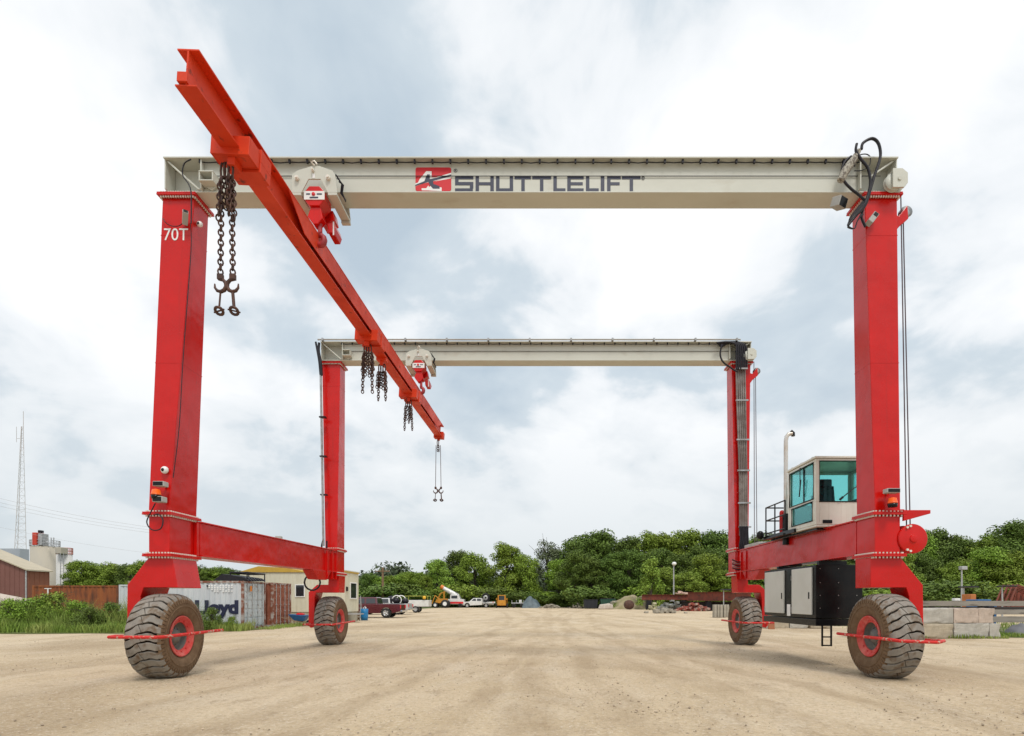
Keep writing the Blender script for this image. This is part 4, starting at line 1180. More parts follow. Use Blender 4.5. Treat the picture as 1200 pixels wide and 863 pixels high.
# lifting lugs under the two hooks
for hk in (hk1, hk2):
    lc = Msp.inverted() @ hk
    t = MB()
    pts = []
    for i in range(24):
        a = 2 * math.pi * i / 24
    t.prism([(lc.y - .25, h_), (lc.y + .25, h_), (lc.y + .10, lc.z + .02), (lc.y - .10, lc.z + .02)], -.02, .02, 'x')
    lo = t.build('lifting_lug', ORANGE, sp, .004, local=True)
    t = MB(); top = lc.z + .12
    t.tube([(-.10 * math.cos(a * .5236) , lc.y, lc.z + .03 + .12 * math.sin(a * .5236)) for a in range(12)], .025, 8, closed=True)
    t.build('shackle', CHAIN, lo, local=True)

# ================================================================ chain slings
def links(mb, p, q, r=.011, L_=.085, wl=.030, rr=None, slack=0):
    p, q = Vector(p), Vector(q); d_ = q - p; n = max(2, int(d_.length / (L_ * .72)))
    z = d_.normalized(); a = z.orthogonal().normalized(); b_ = z.cross(a)
    for i in range(n):
        c_ = p + d_ * ((i + .5) / n); 
        u_ = a if i % 2 else b_
        pts = []
        for k in range(10):
            q_ = 2 * math.pi * k / 10
            pts.append(c_ + u_ * (wl * math.cos(q_)) + z * (L_ * .5 * math.sin(q_)))
        mb.tube(pts, r, 5, closed=True)
def at_beam(Y, dz=0, dx=0):
    return Msp @ Vector((dx, yl(Y), dz))
def sling(Y, label, bunch, longs, length, nb, sc=1.0, hooks=True, rod=False, seed=1):
    rr = random.Random(seed)
    p0 = at_beam(Y, -.18, -.10 if Y < 9 else 0)
    root = empty('chain_sling', p0); tag(root, label, 'chain sling', 'chain slings hanging from the spreader beam')
    t = MB()
    for dx in ([-.06, 0, .07] if bunch > 1 else [0]):
        t.tube([p0 + Vector((dx + .035 * math.cos(a * .6283), .02 * math.sin(dx * 90), -.10 + .13 * math.sin(a * .6283))) for a in range(10)], .018 * sc, 6, closed=True)
    t.build('master_link', CHAIN, root)
    t = MB()
    for i in range(nb):
        x = (i - (nb - 1) / 2) * .055 * sc + rr.uniform(-.01, .01); yv = rr.uniform(-.06, .06)
        l_ = bunch_len[bunch] * rr.uniform(.65, 1.0)
        links(t, p0 + Vector((x * .8, yv, -.20)), p0 + Vector((x, yv, -.20 - l_)), .013 * sc, .10 * sc, .036 * sc)
    t.build('gathered_chain', CHAIN, root)
    for i, dx in enumerate(longs):
        a = p0 + Vector((dx * .8, 0, -.2)); b_ = p0 + Vector((dx, 0, -length))
        t = MB()
        if rod: t.tube([a, b_], .012, 6)
        else: links(t, a, b_, .013 * sc, .10 * sc, .036 * sc)
        ch = t.build('chain', CHAIN, root)
        if hooks:
            t = MB(); t.box(b_.x - .04, b_.x + .04, b_.y - .03, b_.y + .03, b_.z - .08, b_.z)
            sgn = -1 if i else 1
            pts = [b_ + Vector((sgn * -.03, 0, -.07))] + [b_ + Vector((sgn * .09 * math.cos(R(100 - k * 37)), 0, -.17 + .095 * math.sin(R(100 - k * 37)))) for k in range(9)]
            t.tube(pts, [.02, .022, .026, .03, .03, .03, .028, .024, .018, .01], 8)
            t.build('hook', CHAIN, ch)
            t = MB(); c_ = b_ + Vector((0, 0, -.28)); e_ = c_ + Vector((-.02 * sgn, 0, -.24))
            t.tube([c_, e_], .024 if i else .014, 8)
            MR = Matrix.Translation(e_ + Vector((0, 0, -.04))) @ Matrix.Rotation(R(50), 4, 'X') @ Matrix.Rotation(R(-15 * sgn), 4, 'Y')
            t.tube([Vector((.058 * math.cos(a * .5236), 0, .058 * math.sin(a * .5236))) for a in range(12)], .022, 7, closed=True, M=MR)
            t.tube([(-.09, 0, 0), (.09, 0, 0)], .013, 6, M=MR)
            t.build('swivel_pin', CHAIN, ch)
    return root
bunch_len = {1: .28, 2: .62, 3: .70, 4: .60}
sling(8.52, 'nearest rusty chain sling with two long strands ending in hooks and pins', 3, (-.09, .10), 1.70, 6, seed=1)
sling(14.6, 'thick bunch of gathered chains under the second saddle before the rear left leg', 3, (-.13, .13), 1.25, 7, 1.0, False, seed=2)
sling(15.8, 'gathered chain sling hung from the small lug between the second and third saddles', 4, (-.10, .11), 1.02, 6, 1.0, False, seed=3)
sling(18.64, 'gathered chain sling under the third saddle, below the rear hoist hook', 4, (-.13, .13), 1.0, 5, 1.0, False, seed=4)
sling(23.3, 'farthest sling at the rear tip of the spreader beam, two long thin strands', 1, (-.10, .13), 1.95, 2, 1.0, True, rod=True, seed=5)
# ================================================================ containers
def corr(mb, a0, a1, z0, z1, pos, axis, pitch=.28, depth=.036, sgn=-1):
    """corrugated sheet as one strip; a along the wall"""
    n = int((a1 - a0) / pitch); p = (a1 - a0) / n; xs_ = []
    for i in range(n):
        s = a0 + i * p
        xs_ += [(s, 0), (s + p * .3, 0), (s + p * .5, depth), (s + p * .8, depth)]
    xs_.append((a1, 0))
    vs_ = []; 
    for a, d_ in xs_:
        for z in (z0, z1):
            q = pos - sgn * d_
            vs_.append((a, q, z) if axis == 'y' else (q, a, z))
    mb.add(vs_, [(2 * i, 2 * i + 2, 2 * i + 3, 2 * i + 1) for i in range(len(xs_) - 1)])
def container(label, x0, x1, y0, y1, m, md, frame, H=2.6, doors='+x', mb_=None):
    root = empty('shipping_container', ((x0 + x1) / 2, (y0 + y1) / 2, 0)); tag(root, label, 'container')
    t = MB(); z0, z1 = .12, H
    corr(t, x0 + .08, x1 - .08, z0, z1, y0 + .03, 'y', sgn=-1); corr(t, x0 + .08, x1 - .08, z0, z1, y1 - .03, 'y', sgn=1)
    corr(t, y0 + .08, y1 - .08, z0, z1, x0 + .03, 'x', sgn=-1)
    if doors != '+x': corr(t, y0 + .08, y1 - .08, z0, z1, x1 - .03, 'x', sgn=1)
    t.box(x0 + .05, x1 - .05, y0 + .05, y1 - .05, z1 - .04, z1 - .01)
    t.build('wall', m, root)
    t = MB()
    for x in (x0, x1 - .12):
        for y in (y0, y1 - .12): t.box(x, x + .12, y, y + .12, 0, H)
    for y in (y0, y1 - .06):
        t.box(x0 + .121, x1 - .121, y + .004, y + .056, H - .10, H - .003); t.box(x0 + .121, x1 - .121, y + .004, y + .056, .0, .14)
    for x in (x0, x1 - .06):
        t.box(x + .004, x + .056, y0 + .121, y1 - .121, H - .10, H - .003); t.box(x + .004, x + .056, y0 + .121, y1 - .121, .0, .14)
    t.build('frame', frame, root, .006)
    if doors == '+x':
        for (a, b_) in ((y0 + .13, (y0 + y1) / 2 - .01), ((y0 + y1) / 2 + .01, y1 - .13)):
            t = MB()
            n = 5; hh = (H - .26) / n
            t.box(x1 - .055, x1 - .03, a, b_, .15, H - .11)
            for i in range(n): t.box(x1 - .029, x1 - .010, a + .06, b_ - .06, .15 + hh * i + .05, .15 + hh * (i + 1) - .05)
            d_ = t.build('door', md, root, .006)
            t = MB()
            for y in (a + .28, b_ - .28):
                t.cyl((x1 + .02, y, .10), (x1 + .02, y, H - .06), .018, seg=8)
                for z in (.25, .9, 1.3, 2.3): t.box(x1 - .008, x1 + .05, y - .04, y + .04, z, z + .05)
            t.build('lock_rod', GALV, d_)
    return root
GALV = mat('galvanised_steel', (.45, .46, .47), .5, .4, col2=(.33, .33, .33), scale=5)
RUSTO = mat('rusty_orange_container', (.30, .092, .026), .8, col2=(.20, .058, .022), scale=1.2, stretch=(1.6, 1.6, .35), col3=(.10, .036, .018), s3=2.5, lo3=.52, hi3=.7, bump=.2)
WCON = mat('pale_grey_container', (.56, .59, .61), .65, col2=(.48, .51, .54), scale=1.5, stretch=(2.5, 2.5, .4), col3=(.26, .13, .07), s3=3.5, lo3=.66, hi3=.76)
GCON = mat('blue_grey_door', (.42, .47, .50), .6, col2=(.52, .55, .56), scale=4, col3=(.26, .12, .06), s3=6, lo3=.60, hi3=.7)
RUSTD = mat('rusty_brown_door', (.22, .062, .032), .8, col2=(.30, .11, .065), scale=3, col3=(.45, .33, .26), s3=5, lo3=.62, hi3=.7)
RUSTF = mat('rusty_frame', (.20, .066, .035), .8, col2=(.40, .36, .33), scale=3, lo=.45, hi=.6)
container('rust orange shipping container half hidden by tall weeds left of the crane', -35.6, -29.6, 39.0, 41.4, RUSTO, RUSTO, RUSTO, doors='none')
text_on('T', (PX(56, 39), 39.01, PZ(693, 39)), .5, .42, 'container_lettering', LABELM, bpy.data.objects['shipping_container'])
c2 = container('pale grey shipping container with dark name lettering on its side and two blue grey doors', -21.85, -15.70, 29.5, 31.93, WCON, GCON, RUSTF)
def text_child(*a, **k): return text_on(*a, **k)
yl_ = 29.515
text_on('Lloyd', (PX(254, yl_), yl_, PZ(714.0, yl_)), 2.30, .95, 'container_lettering', mat('navy_lettering', (.012, .016, .05), .6), c2, offset=.05, extrude=.012)
t = MB()
rr = random.Random(2)
for i in range(9):
    for j in range(4): 
        if rr.random() < .8: t.box(-17.55 + i * .15, -17.46 + i * .15, 29.49, 29.498, 2.02 + j * .10, 2.09 + j * .10)
t.build('data_plate', LABELM, c2)
t = MB().box(-15.645, -15.64, 30.1, 30.3, 2.05, 2.35, ); t.build('orange_sticker', mat('orange_sticker', (.7, .22, .02), .6), c2)
t = MB()
for x in (-20.3, -18.9, -17.6): t.cyl((x, 29.48, 2.33), (x, 29.505, 2.33), .05, seg=10)
t.build('vent', BLACK, c2)
container('rust brown shipping container showing only its doors, between the pale container and the office trailer', -21.6, -15.45, 32.25, 34.68, RUSTD, RUSTD, RUSTF)
c4 = container('white container end right beside the rusty container, behind the front left fork', -28.0, -22.4, 37, 39.4, WCON, WCON, WCON, doors='none')

# black folding frames lying on the container roof
rf = empty('folded_awning', (-16.6, 30.4, 2.63)); tag(rf, 'black slatted folded awning frames lying on the roof of the pale container', 'awning')
for i in range(7):
    y = 29.6 + i * .3
    MB().prism([(-17.35, 2.64), (-16.9, 2.98), (-15.7, 2.80), (-15.5, 2.64)], y, y + .16).build('slat', BLACK, rf)
MB().tube([(-16.5, 29.7, 3.05), (-15.6, 29.7, 3.05), (-15.6, 31.6, 3.05), (-16.5, 31.6, 3.05)], .05, 6, closed=True).build('frame', BLACK, rf)
t = MB()
for x, y in ((-16.5, 29.7), (-15.6, 29.7), (-15.6, 31.6), (-16.5, 31.6)): t.tube([(x, y, 2.61), (x, y, 3.05)], .035, 6)
t.build('leg', BLACK, rf)

# ================================================================ office trailer
CRW = mat('cream_siding', (.62, .59, .46), .7, col2=(.56, .53, .41), scale=1.2, stretch=(3, 3, .4), col3=(.45, .40, .30), s3=1.5, lo3=.6, hi3=.85)
YEL = mat('yellow_roof_edge', (.52, .33, .045), .7, col2=(.45, .28, .04), scale=2)
ot = empty('office_trailer', (-17, 40, 0)); tag(ot, 'cream office trailer with yellow roof edge standing behind the containers', 'office trailer')
x0, x1, y0, y1 = -20.7, -13.45, 38.5, 41.4
t = MB(); t.box(x0, x1, y0, y1, .75, 3.50)
n = 24
for i in range(n + 1):
    x = x0 + (x1 - x0) * i / n; t.box(x - .012, x + .012, y0 - .014, y0 - .001, .76, 3.49)
for i in range(10):
    y = y0 + (y1 - y0) * i / 9; t.box(x1 + .001, x1 + .014, y - .012, y + .012, .76, 3.49)
t.build('wall', CRW, ot)
t = MB(); t.box(x0 + .05, x1 - .05, y0 + .05, y1 - .05, .0, .745); t.build('skirting', mat('weathered_skirting', (.38, .35, .27), .8, col2=(.28, .25, .19), scale=2), ot)
t = MB(); t.prism([(x0 - .1, 3.505), (-16.0, 3.505), (-17.4, 3.80), (-19.4, 3.92), (x0 + .6, 3.72)], y0 - .08, y1 + .1); t.box(-15.99, x1 + .05, y0 - .05, y1 + .05, 3.503, 3.60); ro = t.build('roof', YEL, ot)
MB().box(-15.9, x1 + .06, y0 - .07, y1 + .06, 3.602, 3.66).build('roof_edge', CRW, ro)
def win(x0_, x1_, z0_, z1_, y, parent):
    f = MB(); panel_open(f, 'y', y - .05, .048, x0_ - .06, x1_ + .06, z0_ - .06, z1_ + .06, [(x0_, x1_, z0_, z1_)])
    fo_ = f.build('window_frame', WHITEP, parent)
    MB().box(x0_, x1_, y - .03, y - .02, z0_, z1_).build('pane', DARKG, fo_)
win(PX(347, y0), PX(356.5, y0), PZ(699, y0), PZ(686, y0), y0, ot)
f = MB(); panel_open(f, 'x', x1 + .002, .05, 39.55, 40.95, 1.65, 2.85, [(39.62, 40.88, 1.72, 2.78)]); fo_ = f.build('window_frame', WHITEP, ot)
MB().box(x1 + .016, x1 + .026, 39.62, 40.88, 1.72, 2.78).build('pane', DARKG, fo_)
MB().box(x1 + .016, x1 + .08, 38.75, 39.0, 2.2, 2.5).build('wall_lamp', BLACK, ot)
MB().box(x1 + .02, x1 + .9, 38.9, 39.9, .55, .62).build('step', GALV, ot)

# lamp pole, wheelbarrow, ladder, drum near the trailer
lp_ = empty('yard_lamp', (PX(327, 45), 45, 0)); tag(lp_, 'small floodlight on a pole just above the left sill beam', 'yard lamp')
MB().tube([(PX(327, 45), 45, 0), (PX(327, 45), 45, 6.5)], [.08, .05], 8).build('pole', GALV, lp_)
MB().box(PX(323.5, 45), PX(330, 45), 44.8, 45.2, 6.45, 6.75).build('lamp_head', GREYP, lp_, .03)
wbx, wby = PX(352, 33.6), 33.6
wbr = empty('wheelbarrow', (wbx, wby, 0)); tag(wbr, 'blue wheelbarrow parked before the office trailer beside the rear left fork', 'wheelbarrow')
BLUE = mat('blue_paint', (.015, .11, .30), .5, col2=(.02, .09, .22), scale=5)
t = MB()
bo = [(wbx - .30, wby - .2, .34), (wbx + .25, wby - .2, .30), (wbx + .25, wby + .2, .30), (wbx - .30, wby + .2, .34)]
to = [(wbx - .62, wby - .34, .72), (wbx + .48, wby - .34, .66), (wbx + .48, wby + .34, .66), (wbx - .62, wby + .34, .72)]
t.hexa(bo, to); t.build('tray', BLUE, wbr, .03)
t = MB()
for s_ in (-.2, .2):
    t.tube([(wbx + .55, wby + s_ * .4, .2), (wbx - .2, wby + s_, .30), (wbx - 1.05, wby + s_ * 1.4, .22 + .32)], .022, 6); t.tube([(wbx - .25, wby + s_, .3), (wbx - .4, wby + s_, 0), (wbx - .5, wby + s_, .3)], .018, 6)
t.build('handle', mat('worn_wood', (.30, .20, .12), .8), wbr)
MB().lathe([(-.05, .03), (-.05, .16), (0, .19), (.05, .16), (.05, .03)], 18, Matrix.Translation((wbx + .52, wby, .19)), 'y').build('wheel', BLACK, wbr)
t = MB(); t.box(wbx - .2, wbx + .22, wby - .2, wby + .2, .6, .80, ); t.build('red_load', RED, wbr, .08)
dr = empty('plastic_drum', (PX(427, 43), 43, 0)); tag(dr, 'bright blue drum full of offcuts standing left of the maroon pickup', 'drum')
t = MB().lathe([(0, .001), (0, .25), (.3, .285), (.6, .28), (.9, .29), (.9, .27), (.3, .25), (.3, .001)], 24, Matrix.Translation((PX(427, 43), 43, 0)), 'z'); t.build('barrel', mat('bright_blue_plastic', (.01, .18, .42), .45), dr)
t = MB(); rr = random.Random(7)
for i in range(9): a = rr.uniform(0, 6.28); x = PX(427, 43) + .15 * math.cos(a); y = 43 + .15 * math.sin(a); t.tube([(x, y, .4), (x + rr.uniform(-.1, .1), y + rr.uniform(-.1, .1), rr.uniform(.95, 1.15))], .03, 5)
t.build('offcut', WHITEP, dr)
sl_ = empty('step_ladder', (PX(419, 42.5), 42.5, 0)); tag(sl_, 'pale step ladder leaning open between the office trailer and the blue drum', 'ladder')
xa = PX(419, 42.5)
for s_ in (-1, 1):
    t = MB(); t.tube([(xa + s_ * .25, 42.3, 0), (xa + s_ * .2, 42.6, 1.9)], .025, 6); t.build('rail', GALV, sl_)
    t = MB(); t.tube([(xa + s_ * .25, 43.0, 0), (xa + s_ * .2, 42.62, 1.88)], .02, 6); t.build('rear_leg', GALV, sl_)
t = MB()
for i in range(5): z = .3 + .32 * i; t.box(xa - .23, xa + .23, 42.33 + .045 * i, 42.43 + .045 * i, z, z + .03)
t.build('tread', GALV, sl_)
cb = empty('wooden_crate', (PX(414.5, 42.2), 42.2, 0)); tag(cb, 'low open wooden crate on the ground under the trailer side window', 'crate')
xb = PX(414.5, 42.2)
for z in (.05, .3, .55):
    MB().box(xb - .38, xb + .38, 41.9, 41.93, z, z + .16).build('slat', MATS['worn_wood'], cb); MB().box(xb - .38, xb + .38, 42.5, 42.53, z, z + .16).build('slat', MATS['worn_wood'], cb)
t = MB()
for x in (-.38, .34):
    for y in (41.93, 42.46): t.box(xb + x, xb + x + .04, y, y + .04, 0, .72)
t.build('post', MATS['worn_wood'], cb)

# ================================================================ vehicles
CHROME = mat('chrome', (.7, .7, .7), .15, .9)
RUBBER = mat('car_tyre_rubber', (.02, .02, .02), .85)
def arc(cx_, r, a0, a1, n=7, z=0): return [(cx_ + r * math.cos(R(a0 + (a1 - a0) * i / n)), z + r * math.sin(R(a0 + (a1 - a0) * i / n))) for i in range(n + 1)]
def carwheel(root, x, y, r, w, s):
    wh = MB().lathe([(-w / 2, r * .62), (-w / 2, r * .93), (-w * .35, r), (w * .35, r), (w / 2, r * .93), (w / 2, r * .62)], 28, Matrix.Translation((x, y, r)), 'y').build('wheel', RUBBER, root, local=True)
    t = MB().lathe([(s * w * .5, r * .62), (s * w * .42, r * .58), (s * w * .25, r * .5), (s * w * .22, r * .001)], 20, Matrix.Translation((x, y, r)), 'y')
    for k in range(5):
        a = k * 1.2566; t.tube([(x, y + s * w * .36, r), (x + r * .56 * math.cos(a), y + s * w * .42, r + r * .56 * math.sin(a))], [r * .12, r * .09], 6)
    t.build('rim', CHROME, wh, local=True)
def pickup(name, label, loc, rot, paint, trim, sc=1.0, crew=True, bed='box', cat='pickup truck'):
    root = empty(name, loc, (0, 0, rot)); tag(root, label, cat)
    W = .96 * sc; s = sc
    # x forward, rear at 0, front at 5.7
    def q(pts): return [(x * s, z * s) for x, z in pts]
    r = .40; xr, xf = 1.25, 4.75
    prof = [(0, .55)] + [(.05, 1.18), (2.0, 1.20), (4.1, 1.16), (5.35, 1.05), (5.66, .90), (5.70, .50), (5.30, .42)] + [(x, z + .40) for x, z in arc(xf, .50, 0, 180)] + [(x, z + .40) for x, z in arc(xr, .50, 0, 180)] + [(.5, .45)]
    pf = [p for p in prof]
    t = MB()
    if bed == 'box':
        t.prism(q(pf), -W, W, 'y')
        bd = t.build('body', paint, root, .04 * s, local=True)
        MB().box(.12 * s, 1.85 * s, -W * .86, W * .86, 1.19 * s, 1.215 * s).build('bed', BLACK, root, local=True)
    else:
        pf = [(2.0, .5), (2.0, 1.18), (4.1, 1.16), (5.35, 1.05), (5.66, .90), (5.70, .50), (5.30, .42)] + [(x, z + .40) for x, z in arc(xf, .50, 0, 180)] + [(3.9, .42)]
        t.prism(q(pf), -W, W, 'y'); bd = t.build('body', paint, root, .04 * s, local=True)
        t = MB(); t.box(-.3 * s, 1.95 * s, -W, W, .80 * s, .92 * s); t.box(-.3 * s, 1.95 * s, -W, -W + .05, .92 * s, 1.1 * s); t.box(1.85 * s, 1.93 * s, -W, W, .921 * s, 1.7 * s); t.box(0, 3.8 * s, -.4 * s, .4 * s, .5 * s, .79 * s)
        t.build('flat_bed', trim, root, local=True)
    c0, c1 = (2.0, 4.35) if crew else (2.6, 4.35)
    zr = 1.78
    cabp = MB()
    b4 = [(c0 * s, -W * .97, 1.18 * s), (c1 * s, -W * .97, 1.14 * s), (c1 * s, W * .97, 1.14 * s), (c0 * s, W * .97, 1.18 * s)]
    t4 = [((c0 + .12) * s, -W * .78, zr * s), ((c1 - .72) * s, -W * .78, zr * s), ((c1 - .72) * s, W * .78, zr * s), ((c0 + .12) * s, W * .78, zr * s)]
    cb_ = cabp.hexa(b4, t4).build('cabin', paint, root, .06 * s, local=True)
    # side windows, following the lean of the cabin side
    for sg in (-1, 1):
        def pt(x, z):
            k = (z - 1.18) / (zr - 1.18); return (x * s, sg * (W * (.97 - .19 * k) + .012), z * s)
        xm = (c0 + c1) / 2 - .15
        for (a, b_) in (((c0 + .16), xm - .06), (xm + .06, c1 - .38)):
            t = MB(); top_b = min(b_, c1 - .80)
            o_ = [pt(a, 1.25), pt(b_, 1.25), pt(top_b, 1.68), pt(a + .08, 1.68)]
            i_ = [(p[0], p[1] - sg * .02, p[2]) for p in o_]
            t.hexa(i_, o_); t.build('side_window', DARKG, cb_, local=True)
    t = MB(); t.hexa([((c1 - .02) * s, -W * .86, 1.2 * s), ((c1 + .0) * s, -W * .86, 1.2 * s), ((c1 + .0) * s, W * .86, 1.2 * s), ((c1 - .02) * s, W * .86, 1.2 * s)],
                     [((c1 - .66) * s, -W * .72, 1.70 * s), ((c1 - .63) * s, -W * .72, 1.70 * s), ((c1 - .63) * s, W * .72, 1.70 * s), ((c1 - .66) * s, W * .72, 1.70 * s)])
    t.build('windscreen', DARKG, cb_, local=True)
    MB().hexa([((c0 - .015) * s, -W * .8, 1.25 * s), ((c0 + .02) * s, -W * .8, 1.25 * s), ((c0 + .02) * s, W * .8, 1.25 * s), ((c0 - .015) * s, W * .8, 1.25 * s)],
              [((c0 + .07) * s, -W * .7, 1.68 * s), ((c0 + .11) * s, -W * .7, 1.68 * s), ((c0 + .11) * s, W * .7, 1.68 * s), ((c0 + .07) * s, W * .7, 1.68 * s)]).build('rear_window', DARKG, cb_, local=True)
    for x in (xr, xf):
        for sg in (-1, 1): carwheel(root, x * s, sg * (W - .13 * s), .42 * s, .28 * s, sg)
    MB().box(-.16 * s, .02 * s, -W * .95, W * .95, .48 * s, .66 * s).build('bumper', CHROME, root, .03, local=True)
    MB().box(5.66 * s, 5.78 * s, -W * .95, W * .95, .46 * s, .64 * s).build('bumper', CHROME, root, .03, local=True)
    for sg in (-1, 1):
        MB().box(-.02 * s, .05 * s, sg * W * .90 - .06 * s, sg * W * .90 + .06 * s, .80 * s, 1.12 * s).build('tail_light', LOGOR, root, local=True)
        MB().box(5.60 * s, 5.69 * s, sg * W * .80 - .12 * s, sg * W * .80 + .12 * s, .78 * s, .95 * s).build('headlight', CHROME, root, local=True)
    return root
MAR = mat('maroon_car_paint', (.085, .008, .016), .22, col2=(.10, .010, .018), scale=2, coat=.8)
SIL = mat('silver_car_paint', (.55, .55, .54), .3, .3, coat=.5)
WHC = mat('white_car_paint', (.68, .68, .66), .35, coat=.4)
pickup('pickup_truck', 'dark maroon crew cab pickup, nearest of the parked vehicles at the left', (-12.1, 49.6, 0), R(180), MAR, CHROME, 1.02)
pickup('pickup_truck', 'silver pickup with black cargo parked behind the maroon pickup', (PX(481.5, 60), 60, 0), R(178), SIL, CHROME)
ut = empty('utility_trailer', (PX(492, 69), 69, 0)); tag(ut, 'white flat sided utility trailer with a round yellow lamp behind the parked pickups', 'utility trailer')
xt_ = PX(504, 69)
MB().box(xt_ - 3.0, xt_, 68, 70, .75, 1.55).build('body', WHC, ut, .04)
t = MB()
for x in (xt_ - 2.9, xt_ - .1):
    for y in (68.05, 69.9): t.tube([(x, y, 1.5), (x, y, 2.05)], .03, 6)
t.tube([(xt_ - 2.9, 68.05, 2.05), (xt_ - .1, 68.05, 2.05), (xt_ - .1, 69.9, 2.05), (xt_ - 2.9, 69.9, 2.05)], .03, 6, closed=True); t.build('rack', mat('yellow_green_paint', (.42, .42, .07), .6), ut)
MB().ball((xt_ - .5, 67.95, 1.85), .22, 12, 8).build('yellow_lamp', mat('yellow_lamp', (.75, .42, .02), .5), ut)
for x in (xt_ - 1.6,):
    for y in (68.1, 69.8):
        wh = MB().lathe([(-.12, .2), (-.12, .40), (.12, .40), (.12, .2)], 24, Matrix.Translation((x, y, .42)), 'y').build('wheel', RUBBER, ut)
        MB().lathe([(-.125, .25), (-.10, .15), (-.10, .001)], 18, Matrix.Translation((x, y, .42)), 'y').build('rim', GALV, wh)
MB().tube([(xt_ - 3.0, 69, .8), (xt_ - 4.2, 69, .5)], .06, 8).build('drawbar', BLACK, ut)
cg = empty('tarped_cargo', (PX(461, 60), 60, 1.2)); tag(cg, 'black bundles and white hoops loaded on the silver pickup bed', 'cargo')
t = MB()
for i, (u, h) in enumerate(((459, .75), (464, .55), (475, .5))): t.ball((PX(u, 60), 60, 1.25 + h * .4), h * .7, 10, 8, (1.1, 1, .9))
t.build('black_bundle', BLACK, cg)
t = MB()
for u in (466, 470): t.tube([(PX(u, 60) + .5 * math.cos(a * .45), 59.6 + (u - 466) * .1, 1.55 + .5 * math.sin(a * .45)) for a in range(14)], .05, 6, closed=True)
t.build('white_hoop', WHITEP, cg)

# utility pole
upx = PX(448.5, 113)
up = empty('utility_pole', (upx, 113, 0)); tag(up, 'wooden utility pole with crossarm standing behind the maroon pickup', 'utility pole')
WOOD = mat('pole_wood', (.24, .15, .09), .9, col2=(.18, .11, .06), scale=3)
MB().tube([(upx, 113, 0), (upx, 113, 8.2)], [.28, .20], 10).build('pole', WOOD, up)
MB().box(upx - 1.5, upx + 1.5, 112.7, 112.82, 7.3, 7.5).build('crossarm', WOOD, up)
t = MB()
for x in (-1.4, -.8, .8, 1.4): t.cyl((upx + x, 112.76, 7.5), (upx + x, 112.76, 7.7), .07, seg=8)
t.build('insulator', GREYP, up)
# pole behind the left leg carrying the wires
hp = PX(204, 60)
up2 = empty('utility_pole', (hp, 60, 0)); tag(up2, 'wooden utility pole hidden behind the front left leg, carrying the overhead wires', 'utility pole')
MB().tube([(hp, 60, 0), (hp, 60, 9.6)], [.16, .11], 10).build('pole', WOOD, up2)
MB().box(hp - .9, hp + .9, 59.84, 59.92, 9.0, 9.15).build('crossarm', WOOD, up2)
for i, (v0, v1, lab) in enumerate(((578, 622, 'upper overhead wire crossing the sky at the left'), (584, 625, 'second overhead wire close under the upper one'), (589, 628, 'third overhead wire of the close bundle at the left'), (614, 652, 'lowest overhead wire, passing behind the silos'))):
    a = P(-120, v0 - 26, 48); b_ = P(204, v1, 60)
    t = MB(); t.tube([a + (b_ - a) * (k / 12) - Vector((0, 0, 1.2 * math.sin(math.pi * k / 12) * .5)) for k in range(13)], .012 if i < 3 else .009, 5)
    o = t.build('overhead_wire', mat('pale_wire', (.45, .46, .47), .6)); tag(o, lab, 'wire')

# tractor crane
Y = 112
tcx = PX(527, Y)
tk = empty('crane_truck', (tcx, Y, 0)); tag(tk, 'white and red utility truck with raised white boom beside yellow machinery', 'crane truck')
OR = mat('machine_yellow', (.58, .26, .02), .5, col2=(.45, .19, .02), scale=2)
t = MB(); t.box(tcx - 1.2, tcx + 3.0, Y - 1.2, Y + 1.2, .7, 1.7); t.prism([(tcx + .2, 1.7), (tcx + 2.3, 1.7), (tcx + 1.9, 2.6), (tcx + .3, 2.6)], Y - 1.1, Y + 1.1); t.build('body', WHC, tk, .06)
t = MB(); t.box(tcx - 1.1, tcx + 2.9, Y - 1.23, Y - 1.201, .8, 1.2); t.build('red_stripe', LOGOR, tk)
MB().box(tcx + .5, tcx + 1.7, Y - 1.12, Y - 1.105, 1.85, 2.4).build('window', DARKG, tk)
MB().tube([P(537, 699, Y), P(518, 688.5, Y)], [.5, .38], 10).build('boom', WHC, tk)
MB().tube([P(519.5, 689.2, Y - .1), P(516.5, 687.5, Y - .1)], [.45, .42], 10).build('boom_head', mat('orange_tip', (.7, .2, .03), .5), tk)
MB().cyl((tcx + .9, Y, 1.6), (tcx + .9, Y, 2.6), .4, .3).build('turret', GALV, tk)
for x in (-.6, 2.3):
    for s_ in (-1, 1): MB().lathe([(-.15, .1), (-.15, .42), (.15, .42), (.15, .1)], 20, Matrix.Translation((tcx + x, Y + s_ * 1.1, .45)), 'y').build('wheel', RUBBER, tk)
tx = PX(515, Y - 3)
tt = empty('yellow_tractor', (tx, Y - 3, 0)); tag(tt, 'yellow open tractor loader with big wheels, left of the white boom', 'tractor')
t = MB(); t.box(tx - .2, tx + 1.6, Y - 3.5, Y - 2.5, .9, 1.8); t.prism([(tx - .9, .9), (tx - .2, 1.0), (tx - .2, 1.9), (tx - .5, 1.7)], Y - 3.4, Y - 2.6); t.build('body', OR, tt, .05)
t = MB()
for s_ in (-.5, .5):
    t.tube([(tx + .9, Y - 3 + s_, 1.7), (tx + .9, Y - 3 + s_, 3.2)], .07, 6); t.tube([(tx - .3, Y - 3 + s_, 1.7), (tx + .2, Y - 3 + s_, 2.8), (tx + 1.1, Y - 3 + s_, 3.2)], .06, 6)
t.build('roll_bar', OR, tt)
t = MB(); t.tube([(tx + .3, Y - 3.3, 1.5), (tx - .8, Y - 3.3, 2.4), (tx - 1.4, Y - 3.3, .8)], .12, 6); t.build('loader_arm', OR, tt)
